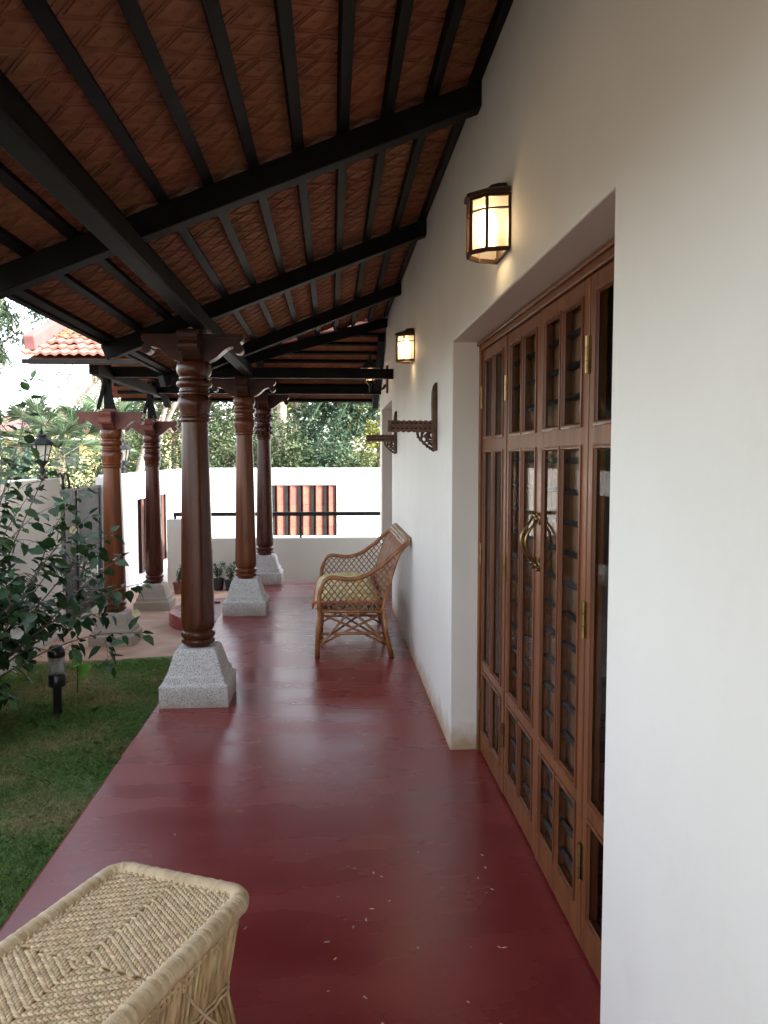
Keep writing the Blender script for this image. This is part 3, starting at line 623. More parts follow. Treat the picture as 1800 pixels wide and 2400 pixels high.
for z in (.86, .60, .36, .12, -.02): m.box(-2.828, -2.792, 8.50, 8.72, z - .018, z + .018)
m.build('frame', 'iron', gt)
for k in range(4): MB(GO).box(-2.818, -2.802, 8.725 + k * .092, 8.725 + k * .092 + .088, -.2, 1.139).build('strip', 'iron', gt)
m = MB(GO)
for yc in (8.62, 8.80): m.tube([(-2.81, yc + .11 * math.cos(R(a)), 1.17 + .17 * math.sin(R(a))) for a in range(0, 181, 15)], .012, 6)
m.build('scroll', 'steel_grey', gt, smooth=True)
MB(GO).box(-2.86, -2.76, 10.06, 10.49, -.4, WT - .02).build('gate_post', 'white_wall', gt)

# ---------------------------------------------------------------- lanterns
def hexring(mb, r0, r1, z0, z1, n=6, cap=False):
    prof = [(r0, z0), (r1, z1)]
    mb.lathe(prof, n)
def gate_lantern(label, loc):
    t = thing('gate_lantern', label, 'lantern', loc, R(14), 'lanterns on the gate posts'); t.scale = (.86, .86, .86)
    m = MB(); m.lathe([(.062, 0), (.062, .015), (.04, .03), (.03, .05), (.038, .07), (.05, .085), (.034, .1), (.024, .13), (.03, .15), (.055, .175), (.07, .19), (.07, .2)], 12); m.build('base', 'iron', t, smooth=True)
    fr_ = MB(); n = 6
    for k in range(n):
        a = 2 * math.pi * k / n; fr_.bar((.062 * math.cos(a), .062 * math.sin(a), .2), (.105 * math.cos(a), .105 * math.sin(a), .385), .012, .012)
    fr_.lathe([(.066, .195), (.066, .208)], 6); fr_.lathe([(.112, .38), (.118, .395)], 6); fr_.build('frame', 'iron', t)
    for k in range(n):
        a = 2 * math.pi * k / n; b = 2 * math.pi * (k + 1) / n
        g_ = MB(); g_.add([(.058 * math.cos(a), .058 * math.sin(a), .205), (.058 * math.cos(b), .058 * math.sin(b), .205), (.1 * math.cos(b), .1 * math.sin(b), .383), (.1 * math.cos(a), .1 * math.sin(a), .383)], [(0, 1, 2, 3)]); g_.build('pane', 'lantern_glass', t)
    m = MB(); m.lathe([(.135, .392), (.125, .41), (.09, .44), (.05, .468), (.046, .478), (.058, .486), (.05, .5), (.02, .515), (.012, .525)], 6); m.lathe([(.012, .52), (.02, .54), (.01, .56), (.004, .61)], 8); m.build('roof', 'iron', t)
    return t
gate_lantern('black lantern on the garden wall end left of the gate', (-2.83, 8.17, WT + .01))
gate_lantern('black lantern half hidden behind the honey brown porch column', (-2.85, 11.38, WT))
def wall_light(label, y):
    t = thing('wall_light', label, 'wall light', (WX, y, 2.2), group='lit wall lights beside the doors')
    A = [R(a) for a in (0, 36, 72, 108, 144, 180)]
    def P(k, s=1, z=0): return (-.125 * s * math.sin(A[k]) - .004, -.1 * s * math.cos(A[k]), z)
    m = MB(); m.box(-.006, 0, -.085, .085, .0, .19); m.build('back_plate', 'bronze', t)
    f = MB()
    for k in range(6): f.bar(P(k, 1, 0), P(k, 1, .185), .010, .010, (1, 0, 0))
    for k in range(5):
        for z, h in ((.003, .014), (.138, .006), (.182, .012)): f.bar(P(k, 1.0, z), P(k + 1, 1.0, z), .010, h)
    f.box(-.016, -.006, -.1, .1, -.004, .010)
    f.build('frame', 'bronze', t)
    for k in range(5):
        g_ = MB(); a, b = P(k, .965), P(k + 1, .965); g_.add([(a[0], a[1], .008), (b[0], b[1], .008), (b[0], b[1], .18), (a[0], a[1], .18)], [(0, 1, 2, 3)]); g_.build('pane', 'frosted', t)
    hd = MB(); n = 6
    vs = [P(k, 1.12, .186) for k in range(6)] + [P(k, 1.12, .200) for k in range(6)] + [P(k, .55, .222) for k in range(6)] + [P(k, .40, .238) for k in range(6)]
    fs = [(r_ * 6 + k, r_ * 6 + k + 1, r_ * 6 + 7 + k, r_ * 6 + 6 + k) for r_ in range(3) for k in range(5)] + [tuple(range(18, 24)), tuple(reversed(range(6)))]
    fs += [(0, 6, 11, 5), (6, 12, 17, 11), (12, 18, 23, 17)]
    hd.add(vs, fs).build('hood', 'bronze', t)
    b = MB(); b.lathe([(.013, .165), (.014, .15), (.02, .138), (.03, .115), (.032, .095), (.026, .072), (.012, .06), (.004, .058)], 12, (-.058, 0)); b.build('bulb', 'bulb', t, smooth=True)
    ld = bpy.data.lights.new('lamp_glow', 'POINT'); ld.energy = .10; ld.color = (1, .72, .38); ld.shadow_soft_size = .03
    lo = bpy.data.objects.new('lamp_glow', ld); col.objects.link(lo); lo.parent = t; lo.location = (-.058, 0, .045)
wall_light('large lit bronze and frosted glass wall light above the near door', 2.84)
wall_light('smaller looking lit bronze wall light further along the white wall', 5.95)
# third, black carriage lantern on a scroll arm near the porch beams
t = thing('carriage_lantern', 'black carriage lantern with orange glow beside the porch beams', 'lantern', (WX, 8.6, 2.2))
MB().box(-.022, 0, -.045, .045, -.02, .27).build('back_plate', 'door_wood', t, bevel=.006)
m = MB(); m.tube([(-.02, 0, .07), (-.05, 0, .03), (-.08, 0, .02), (-.12, 0, .045), (-.16, 0, .075), (-.185, 0, .085)], .011, 8); m.tube([(-.02, 0, .05), (-.04, 0, .07), (-.05, 0, .045), (-.035, 0, .03)], .008, 6)
m.lathe([(.004, -.01), (.016, .02), (.012, .05), (.03, .08), (.05, .1), (.052, .11)], 10, (-.19, 0)); m.build('arm', 'iron', t, smooth=True)
m = MB()
for k in range(6):
    a = R(60 * k); m.bar((-.19 + .045 * math.cos(a), .045 * math.sin(a), .108), (-.19 + .075 * math.cos(a), .075 * math.sin(a), .235), .009, .009)
m.lathe([(.085, .232), (.105, .24), (.09, .26), (.05, .3), (.02, .325), (.012, .335), (.02, .35), (.006, .375), (.003, .42)], 12, (-.19, 0)); m.build('frame', 'iron', t)
for k in range(6):
    a, b = R(60 * k), R(60 * k + 60); g_ = MB(); g_.add([(-.19 + .042 * math.cos(a), .042 * math.sin(a), .11), (-.19 + .042 * math.cos(b), .042 * math.sin(b), .11), (-.19 + .071 * math.cos(b), .071 * math.sin(b), .232), (-.19 + .071 * math.cos(a), .071 * math.sin(a), .232)], [(0, 1, 2, 3)]); g_.build('pane', 'frosted', t)
MB().lathe([(.01, .2), (.018, .17), (.02, .15), (.012, .12)], 10, (-.19, 0)).build('bulb', 'dim_bulb', t, smooth=True)
ld = bpy.data.lights.new('lamp_glow', 'POINT'); ld.energy = .12; ld.color = (1, .5, .18); ld.shadow_soft_size = .02
lo = bpy.data.objects.new('lamp_glow', ld); col.objects.link(lo); lo.parent = t; lo.location = (-.19, 0, .19)

# ---------------------------------------------------------------- carved wall brackets
def carved_bracket(label, y):
    t = thing('carved_bracket', label, 'bracket', (WX, y, 1.55), group='carved wooden wall brackets')
    m = MB(); pr_ = [(0, -.01), (-.018, -.01), (-.026, .0), (-.028, .10), (-.030, .18), (-.032, .26), (-.030, .32), (-.024, .358), (-.014, .376), (0, .378)]
    m.prism(pr_, -.03, .03, lambda a, b, q: (a, q * (1 if b < .3 else max(.35, 1 - ((b - .3) / .08) ** 2 * .6)), b)); m.build('back_board', 'carved', t, bevel=.004)
    top = []; bot = []; n = 8
    for i in range(n * 6 + 1):
        u = i / (n * 6); x = -.02 - .25 * u; top.append((x, .157 + .006 * abs(math.sin(math.pi * n * u)))); bot.append((x, .102 - .007 * abs(math.sin(math.pi * n * u))))
    m = MB(); m.prism(top + bot[::-1], -.022, .022, lambda a, b, q: (a, q, b)); arm = m.build('arm', 'carved_face', t)
    for zz in (.117, .146):
        for k in range(9):
            x = -.045 - k * .026; d = MB(); d.prism([(x - .009, zz - .004), (x + .009, zz - .004), (x + .006, zz + .005), (x - .006, zz + .005)], -.0245, -.021, lambda a, b, q: (a, q, b)); d.build('notch', 'iron', arm)
    d = MB()
    for k in range(9): d.blob((-.045 - k * .026, -.022, .131), (.011, .004, .005), 6, 4)
    d.build('boss', 'carved_face', arm, smooth=True)
    MB().box(-.283, -.268, -.026, .026, .098, .162).build('end_block', 'carved_face', t, bevel=.003)
    # pierced scroll web under the arm
    wv = MB(); curve = smoothp([(-.112, .10), (-.108, .072), (-.085, .044), (-.055, .017), (-.03, .001), (-.016, -.006)], 3)
    wv.tube([(a, 0, b) for a, b in curve], .0075, 6)
    for x, z in curve[1::2]: wv.blob((x - .003, 0, z - .004), (.007, .012, .007), 6, 4)
    for (x0, z0, x1, z1) in ((-.028, .02, -.06, .05), (-.028, .06, -.075, .075), (-.05, .1, -.06, .04), (-.085, .1, -.08, .065), (-.03, .095, -.05, .07), (-.03, .03, -.05, .025), (-.075, .095, -.09, .055), (-.03, .045, -.07, .04)):
        wv.tube([(x0, 0, z0), ((x0 + x1) / 2 - .006, 0, (z0 + z1) / 2 + .008), (x1, 0, z1)], .0065, 6)
    wv.tube([(-.055 + .014 * math.cos(R(a)), 0, .072 + .014 * math.sin(R(a))) for a in range(0, 360, 40)], .006, 6, closed=True)
    wv.build('scroll_web', 'carved', t, smooth=True)
carved_bracket('larger looking carved wooden bracket on the wall nearer the glazed door', 4.62)
carved_bracket('carved wooden bracket further away, beside the far door', 7.44)

# ---------------------------------------------------------------- cane settee and its cushion
ct = thing('cane_settee', 'honey coloured cane settee with lattice arms against the white wall', 'settee', (0, 6.02, 0)); CL = 1.40
armp = [(-.09, .35), (-.094, .44), (-.082, .51), (-.055, .574), (-.007, .606), (.06, .600), (.147, .592), (.233, .610), (.301, .644), (.398, .716), (.494, .802), (.562, .856), (.585, .868)]
backp = [(.378, .35), (.40, .433), (.446, .599), (.504, .773), (.575, .862)]
AS = smoothp(armp); BS = smoothp(backp)
def interp(poly, x):
    for a, b in zip(poly, poly[1:]):
        if a[0] <= x <= b[0]: return a[1] + (b[1] - a[1]) * (x - a[0]) / max(1e-6, b[0] - a[0])
    return None
for yy in (0, CL):
    MB().tube([(x, yy, z) for x, z in AS], .017, 8).build('arm_rail', 'cane', ct, smooth=True)
    MB().tube([(x, yy, z) for x, z in BS], .013, 8).build('back_post', 'cane', ct, smooth=True)
    MB().tube([(-.09, yy, .352), (.38, yy, .345)], .014, 8).build('side_rail', 'cane', ct, smooth=True)
    # diamond lattice between the arm rail, the back post and the seat rail
    lt = MB(); pitch = .036
    def inside(x, z):
        if z < .355 or x > .565: return False
        top = interp(AS[14:], x) if x > -.055 else None
        if top is None:
            if x < -.082: return False
            top = .51 + (x + .082) / .027 * .06
        xb = None
        for a, b in zip(BS, BS[1:]):
            if a[1] <= z <= b[1]: xb = a[0] + (b[0] - a[0]) * (z - a[1]) / max(1e-6, b[1] - a[1])
        return z < top and (xb is None or x < xb)
    for dr, off in ((1.25, .004), (-1.25, -.004)):
        c = -1.2
        while c < 1.6:
            seg = []; x = -.1
            while x < .6:
                z = c + dr * x
                if inside(x, z): seg.append((x, yy + off, z))
                elif len(seg) > 1: lt.tube([seg[0], seg[-1]], .0046, 4); seg = []
                else: seg = []
                x += .008
            if len(seg) > 1: lt.tube([seg[0], seg[-1]], .0046, 4)
            c += pitch * 1.6
    lt.build('lattice', 'cane_dark', ct)['kind'] = 'stuff'
    for px, lean in ((-.1, -.01), (.385, .065)):
        MB().tube([(px + .008, yy, .36), (px + lean * .3, yy, .2), (px + lean, yy, 0)], [.017, .018, .02], 8).build('leg', 'cane', ct, smooth=True)
    br = MB(); br.tube(smoothp([(-.09, yy, .085), (.02, yy, .22), (.10, yy, .31), (.15, yy, .335), (.2, yy, .31), (.28, yy, .235), (.41, yy, .105)]), .010, 6)
    br.tube([(-.09, yy + .01, .18), (.41, yy + .01, .18)], .011, 6); br.tube([(-.095, yy + .02, .09), (.02, yy + .02, .15), (.2, yy + .02, .24), (.39, yy + .02, .33)], .009, 6); br.tube([(.41, yy + .02, .09), (.29, yy + .02, .15), (.1, yy + .02, .25), (-.09, yy + .02, .33)], .009, 6); br.build('brace', 'cane', ct, smooth=True)
for yy in (CL / 2,):
    for px, lean in ((-.08, -.01), (.385, .06)): MB().tube([(px + .008, yy, .34), (px + lean, yy, 0)], .016, 8).build('leg', 'cane', ct, smooth=True)
    MB().tube([(-.08, yy, .18), (.42, yy, .18)], .010, 6).build('brace', 'cane', ct, smooth=True)
br = MB(); br.tube([(-.09, 0, .12), (.4, CL / 2, .3)], .009, 6); br.tube([(.4, 0, .12), (-.09, CL / 2, .3)], .009, 6); br.tube([(-.09, CL / 2, .12), (.4, CL, .3)], .009, 6); br.tube([(.4, CL / 2, .12), (-.09, CL, .3)], .009, 6); br.build('brace', 'cane', ct, smooth=True)
MB().tube([(-.09, 0, .352), (-.10, .1, .352), (-.10, CL - .1, .352), (-.09, CL, .352)], .016, 8).build('front_rail', 'cane', ct, smooth=True)
MB().tube([(.38, 0, .345), (.38, CL, .345)], .014, 8).build('back_rail', 'cane', ct, smooth=True)
sw = MB()
for k in range(36):
    x = -.08 + k * .0128; sw.tube([(x, .01, .352), (x, CL - .01, .352)], .005, 4)
sw.build('seat_weave', 'cane_dark', ct)
# back: upright canes, and a wrapped rounded top edge; the corners curve round into the arms
def back_x(z):
    for a, b in zip(BS, BS[1:]):
        if a[1] <= z <= b[1]: return a[0] + (b[0] - a[0]) * (z - a[1]) / max(1e-6, b[1] - a[1])
    return BS[-1][0]
bk = MB()
for k in range(88):
    y = .02 + (CL - .04) * k / 87
    bk.tube([(back_x(z) + .0, y, z) for z in (.36, .5, .65, .78, .86)], .0042, 4)
bk.build('back_weave', 'cane_dark', ct)
tp = MB()
for q, (x, z) in enumerate(((.548, .842), (.556, .868), (.572, .884), (.590, .888))):
    tp.tube([(x - .012, .0, z - .02), (x, .06, z)] + [(x, y, z + .004 * math.sin(y * 9 + q)) for y in (.3, .6, .9, 1.2)] + [(x, CL - .06, z), (x - .012, CL, z - .02)], .0105, 6)
for k in range(14):
    y = .05 + k * .1; tp.tube([(.540, y, .838), (.552, y, .878), (.575, y, .898), (.6, y, .899)], .005, 5)
tp.build('top_wrap', 'cane_pale', ct, smooth=True)
# cushion
cu = thing('seat_cushion', 'yellow and cream printed cushion with red edges on the cane settee', 'cushion', (.14, 6.02 + CL / 2, .36))
m = MB(); nx_, ny_ = 16, 40; vs = []; fs = []
def cz(u, v):
    e = (1 - abs(u) ** 6) * (1 - abs(v) ** 10); return .06 * max(0, e) ** .5 + .008 * math.sin(u * 5 + v * 9) * e
for side in (1, -1):
    for j in range(ny_ + 1):
        for i in range(nx_ + 1):
            u = -1 + 2 * i / nx_; v = -1 + 2 * j / ny_; x = u * .235 - .01; z = .05 + (cz(u, v) if side > 0 else -.04 * max(0, (1 - abs(u) ** 6) * (1 - abs(v) ** 10)) ** .5)
            if u < -.75: z -= (abs(u) - .75) * .22
            vs.append((x - (.035 if u < -.8 else 0), v * .655, z))
n1 = (nx_ + 1) * (ny_ + 1)
for s_ in (0, 1):
    for j in range(ny_):
        for i in range(nx_):
            a = s_ * n1 + j * (nx_ + 1) + i; fs.append((a, a + 1, a + nx_ + 2, a + nx_ + 1))
m.add(vs, fs).build('cover', 'cushion', cu, smooth=True, weld=True)
m = MB(); ring = [(x, y) for x, y in [(-.28, -.655), (.225, -.655), (.225, .655), (-.28, .655)]]
pts = []
for (a, b) in zip(ring, ring[1:] + ring[:1]):
    for k in range(14): t_ = k / 14; pts.append((a[0] + (b[0] - a[0]) * t_, a[1] + (b[1] - a[1]) * t_, (.05 if a[0] > -.2 or b[0] > -.2 else -.008) + .004 * math.sin(k * 2.1)))
m.tube(pts, .012, 6, closed=True); m.build('piping', 'cushion_edge', cu, smooth=True)

# ---------------------------------------------------------------- woven rope stool in the foreground
TH = R(-23.7); sw_, sl_ = .428, .77
so = Vector((-.570, 2.113, 0)); uu = Vector((math.cos(TH), math.sin(TH), 0)); vv = Vector((math.sin(TH), -math.cos(TH), 0))
stl = thing('rope_stool', 'woven jute rope stool with reed stick sides in the foreground', 'stool', so + uu * sw_ / 2 + vv * sl_ / 2, TH)
# local frame: x across, y pointing away from the camera
def rr_path(hw, hl, rc, z, step=.0022):
    out = []; segs = [((hw, -hl + rc), (hw, hl - rc)), None, ((hw - rc, hl), (-hw + rc, hl)), None, ((-hw, hl - rc), (-hw, -hl + rc)), None, ((-hw + rc, -hl), (hw - rc, -hl)), None]
    cs = [None, (hw - rc, hl - rc, 0), None, (-hw + rc, hl - rc, 90), None, (-hw + rc, -hl + rc, 180), None, (hw - rc, -hl + rc, 270)]
    for s_, c in zip(segs, cs):
        if s_:
            (x0, y0), (x1, y1) = s_; n = max(2, int(math.hypot(x1 - x0, y1 - y0) / step))
            out += [(x0 + (x1 - x0) * i / n, y0 + (y1 - y0) * i / n, z) for i in range(n)]
        else:
            n = max(4, int(rc * math.pi / 2 / step)); out += [(c[0] + rc * math.cos(R(c[2] + 90 * i / n)), c[1] + rc * math.sin(R(c[2] + 90 * i / n)), z) for i in range(n)]
    return out
pth = rr_path(sw_ / 2 - .025, sl_ / 2 - .025, .045, .432, .0026)
rad = [.0245 + .0008 * math.sin(i * .61) * math.sin(i * .093) - (random.uniform(.0004, .0013) if random.random() < .3 else 0) for i in range(len(pth))]
m = MB(); m.tube(pth, rad, 14, closed=True); rim = m.build('rim', 'rope_rim', stl, smooth=True); rim['label'] = 'thick rim tightly wrapped in jute cord'
hw, hl = sw_ / 2 - .047, sl_ / 2 - .047
MB().box(-hw - .015, hw + .015, -hl - .015, hl + .015, .426, .4355).build('seat_base', 'rope_rim', stl)
def stitch(mb, c, d, ln, w, h, rnd=.12):
    d = Vector((d[0], d[1], 0)).normalized(); a = random.uniform(-rnd, rnd); d = Vector((d.x * math.cos(a) - d.y * math.sin(a), d.x * math.sin(a) + d.y * math.cos(a), 0)); s_ = Vector((-d.y, d.x, 0)); c = Vector(c)
    vs = [c - d * ln / 2 + Vector((0, 0, -h * .7))]; sec = ((-.28, .85), (.02, 1.0), (.3, .8))
    for t_, k in sec:
        for q in range(5):
            an = 2 * math.pi * q / 5 + .3; vs.append(c + d * ln * t_ + s_ * math.cos(an) * w / 2 * k + Vector((0, 0, math.sin(an) * h * k * .8 + .2 * h * (1 - abs(t_)))))
    vs.append(c + d * ln / 2 + Vector((0, 0, -h * .7)))
    fs = [(0, 1 + (q + 1) % 5, 1 + q) for q in range(5)] + [(1 + r_ * 5 + q, 1 + r_ * 5 + (q + 1) % 5, 6 + r_ * 5 + (q + 1) % 5, 6 + r_ * 5 + q) for r_ in range(2) for q in range(5)] + [(16, 11 + q, 11 + (q + 1) % 5) for q in range(5)]
    mb.add(vs, fs)
wv = MB(); K = .66; RW = .0262; yc0 = .0
for sx in (-1, 1):
    for sy in (-1, 1):
        d = Vector((1, -K, 0)).normalized(); nrm = Vector((K, 1, 0)).normalized(); half = RW * nrm.y / 2 / 1.0
        i = 0
        while True:
            L = (i + .5) * RW; i += 1
            if L > hl + K * hw: break
            t_ = 0
            while True:
                a = t_ * d.x; b = L + t_ * d.y; t_ += .0112
                if b < 0 or a > hw + .01: break
                for sgn in (-1, 1):
                    ax = a + nrm.x * sgn * half * .46; bx = b + nrm.y * sgn * half * .46
                    if ax < .002 and bx < .002: continue
                    if ax > hw or bx > hl or ax < -.002 or bx < -.002: continue
                    dd = d * .84 + nrm * sgn * .54
                    stitch(wv, (sx * ax, yc0 + sy * bx, .4385 + random.uniform(-.0008, .0008)), (sx * dd.x, sy * dd.y), .0275, .0098, .0062, .06)
o = wv.build('seat_weave', 'rope', stl, smooth=True); o['kind'] = 'stuff'; o['label'] = 'herringbone weave of jute rope in nested diamonds'
cd = MB(); pth2 = rr_path(hw + .003, hl + .003, .012, .4425, .0085)
for i, p in enumerate(pth2):
    q = pth2[(i + 1) % len(pth2)]; dx, dy = q[0] - p[0], q[1] - p[1]; s_ = 1 if i % 2 else -1
    stitch(cd, (p[0] - dy / .0085 * .003 * s_, p[1] + dx / .0085 * .003 * s_, p[2]), (dx - dy * .55 * s_, dy + dx * .55 * s_), .0165, .0065, .0045)
cd.build('edge_braid', 'rope', stl, smooth=True)['kind'] = 'stuff'
bot = rr_path(sw_ / 2 - .03, sl_ / 2 - .03, .045, .024, .006); m = MB(); m.tube(bot, .022, 8, closed=True); m.build('base_ring', 'rope_rim', stl, smooth=True)
def ring_pt(s, hw_, hl_):
    P = 4 * (hw_ + hl_); s = (s % 1) * P
    for (x0, y0, x1, y1) in ((hw_, -hl_, hw_, hl_), (hw_, hl_, -hw_, hl_), (-hw_, hl_, -hw_, -hl_), (-hw_, -hl_, hw_, -hl_)):
        ln = math.hypot(x1 - x0, y1 - y0)
        if s <= ln: return (x0 + (x1 - x0) * s / ln, y0 + (y1 - y0) * s / ln)
        s -= ln
    return (hw_, -hl_)
NS = 196
for k in range(NS):
    s0 = k / NS + random.uniform(-.0012, .0012); lean = -.022 if k % 2 else .022
    a = ring_pt(s0, sw_ / 2 - .034, sl_ / 2 - .034); b = ring_pt(s0 + lean * .5, sw_ / 2 - .062, sl_ / 2 - .062); c = ring_pt(s0 + lean, sw_ / 2 - .036, sl_ / 2 - .036)
    m = MB(); off = .004 if k % 2 else 0; r_ = random.uniform(.0058, .0074)
    m.tube([(a[0] * (1 - off), a[1] * (1 - off), .425), (b[0] * (1 - off), b[1] * (1 - off), .22), (c[0] * (1 - off), c[1] * (1 - off), .028)], r_, 6); m.build('stick', 'stick', stl, smooth=True)
tie = MB()
for z, ins in ((.372, .040), (.355, .043), (.23, .053), (.215, .053), (.08, .042)):
    pt = rr_path(sw_ / 2 - ins, sl_ / 2 - ins, .02, z, .012); tie.tube([(p[0], p[1], p[2] + .003 * math.sin(i * 1.3)) for i, p in enumerate(pt)], .0042, 5, closed=True)
for k in range(10):
    s0 = k / 10; tie.tube([(*ring_pt(s0 + .0 + j * .03, sw_ / 2 - .036 - .018 * math.sin(math.pi * j / 5), sl_ / 2 - .036 - .018 * math.sin(math.pi * j / 5)), .40 - j * .07) for j in range(6)], .0048, 5)
tie.build('cord_tie', 'rope', stl, smooth=True)
fl = MB(); fl.add([(0, 0, 0), (.012, .005, .003), (.02, 0, .001), (.012, -.006, .003)], [(0, 1, 2), (0, 2, 3)])
o = put('fallen_leaf', fl.mesh('fallen_leaf', 'petal_y'), None, so + uu * .335 + vv * .40 + Vector((0, 0, .447))); tag(o, 'tiny dry yellow leaf lying on the rope stool', 'leaf')

# ---------------------------------------------------------------- bollard light
t = thing('bollard_light', 'black bollard garden light with ribbed clear lens on the lawn', 'garden light', (-1.925, 5.73, -.30))
MB().lathe([(.030, -.05), (.030, .19), (.034, .2), (.056, .205), (.058, .215), (.058, .285), (.054, .29)], 20).build('post', 'black_plastic', t, angle=40)
ln = [(.05, .288)]
for k in range(6): ln += [(.056, .292 + k * .021), (.052, .302 + k * .021), (.056, .310 + k * .021)]
MB().lathe(ln + [(.05, .416)], 20).build('lens', 'clear_plastic', t, smooth=True)
for k in range(5): MB().lathe([(.040, .30 + k * .022), (.046, .304 + k * .022), (.040, .308 + k * .022)], 16).build('louvre', 'bright_metal', t)
MB().lathe([(.058, .412), (.060, .42), (.060, .44), (.056, .462), (.044, .483), (.024, .495), (.004, .498)], 20).build('cap', 'black_plastic', t, smooth=True)

# ---------------------------------------------------------------- small things on the floors
def sandal(label, loc, rz):
    t = thing('sandal', label, 'sandal', loc, rz, 'dark sandals on the round step')
    sole = [(.045 * math.cos(R(a)) * (1 if math.sin(R(a)) > 0 else .8), .125 * math.sin(R(a))) for a in range(0, 360, 20)]
    MB().prism(sole, 0, .018, lambda a, b, q: (a, b, q)).build('sole', 'leather', t, bevel=.003)
    m = MB()
    for k in range(7):
        a = R(k * 30); m.blob((.044 * math.cos(a), .04, .018 + .042 * math.sin(a)), (.012, .04, .008), 6, 4)
    m.build('upper', 'leather', t, smooth=True)
sandal('dark sandal on the far rim of the round red step', (-1.50, 9.12, -.14), R(60)); sandal('dark sandal lying next to its pair nearer the dark column', (-1.38, 9.22, -.14), R(75))
m = MB()
for k in range(70):
    x = random.uniform(-.7, .58); y = random.uniform(1.6, 4.6); a = random.uniform(0, 6.28); ln_ = random.uniform(.004, .009); w_ = random.uniform(.0015, .003)
    if k < 18: x = random.uniform(-.1, .58); y = random.uniform(1.6, 3)
    d = Vector((math.cos(a), math.sin(a), 0)); s_ = Vector((-d.y, d.x, 0)); c = Vector((x, y, .002))
    m.add([c - d * ln_ - s_ * w_, c + d * ln_ - s_ * w_, c + d * ln_ + s_ * w_, c - d * ln_ + s_ * w_, c + Vector((0, 0, .002))], [(0, 1, 4), (1, 2, 4), (2, 3, 4), (3, 0, 4)])
tag(m.build('petal_litter', 'flake'), 'tiny dry petals scattered over the red floor', 'petals', kind='stuff')

# ---------------------------------------------------------------- foliage helpers
def leaf_cloud(centers, n, size, flat=.35, aspect=2.0, seed=0, shell=.55, droop=0):
    """n leaf quads (folded kite) spread over ellipsoid lobes (cx,cy,cz,rx,ry,rz)"""
    r = np.random.default_rng(seed); vol = np.array([c[3] * c[4] * c[5] for c in centers]) ** .67; idx = r.choice(len(centers), n, p=vol / vol.sum()); C = np.array(centers)[idx]
    d = r.normal(size=(n, 3)); d /= np.linalg.norm(d, axis=1)[:, None]; rad = (shell + (1 - shell) * r.random(n)) ** .6
    rad *= 1 + .22 * np.sin(d[:, 0] * 7 + idx) * np.sin(d[:, 1] * 6 + idx * 2) + .12 * np.sin(d[:, 2] * 13 + idx)
    p = C[:, :3] + d * C[:, 3:] * rad[:, None]
    ax = r.normal(size=(n, 3)) + d * .5; ax[:, 2] = ax[:, 2] * flat - droop; ax /= np.linalg.norm(ax, axis=1)[:, None]
    nr = r.normal(size=(n, 3)) * .6 + np.array([0, 0, .7]) + d * .4; sd = np.cross(ax, nr); sd /= np.linalg.norm(sd, axis=1)[:, None] + 1e-9; up = np.cross(sd, ax)
    s = (size * r.uniform(.55, 1.3, n))[:, None]; w = s / aspect
    a = p - ax * s * .5; b = p + ax * s * .5; l_ = p + sd * w * .5 + up * s * .06; r_ = p - sd * w * .5 + up * s * .06
    q = np.stack([a, l_, b, a, b, r_], 1).reshape(-1, 3)
    return q
def cloud_mesh(name, co, m): return raw_mesh(name, co, 3, m)
def trunk_mb(mb, pts, r0, r1, n=8):
    N = len(pts); mb.tube(pts, [r0 + (r1 - r0) * i / (N - 1) for i in range(N)], n)
def rnd_path(p0, p1, n=5, j=.1):
    p0 = Vector(p0); p1 = Vector(p1); return [p0 + (p1 - p0) * (i / (n - 1)) + (Vector((random.uniform(-j, j), random.uniform(-j, j), random.uniform(-j, j) * .4)) if 0 < i < n - 1 else Vector((0, 0, 0))) for i in range(n)]
def tree(name, label, cat, loc, trunk_pts, r0, lobes, n, size, leaf, bark='bark', seed=0, group=None, limbs=True, **kw):
    t = thing(name, label, cat, loc, 0, group)
    m = MB()
    for k, tp_ in enumerate(trunk_pts): trunk_mb(m, tp_, r0 if k == 0 else r0 * .6, r0 * .35 if k == 0 else r0 * .15)
    if limbs:
        top = Vector(trunk_pts[0][-1])
        for c in lobes[:10]: trunk_mb(m, rnd_path(top + (Vector(c[:3]) - top) * 0.0 - Vector((0, 0, .2)), Vector(c[:3]), 4, .12), r0 * .3, r0 * .06, 6)
    m.build('trunk', bark, t, smooth=True)
    put('crown', cloud_mesh('crown', leaf_cloud(lobes, n, size, seed=seed, **kw), leaf), t)
    return t
def bush_lobes(w, d, h, n, seed):
    r = random.Random(seed); return [(r.uniform(-w, w) * .7, r.uniform(-d, d) * .6, h * r.uniform(.25, .75), w * r.uniform(.3, .55), d * r.uniform(.35, .6), h * r.uniform(.22, .4)) for _ in range(n)]

rs0 = random.Random(99)
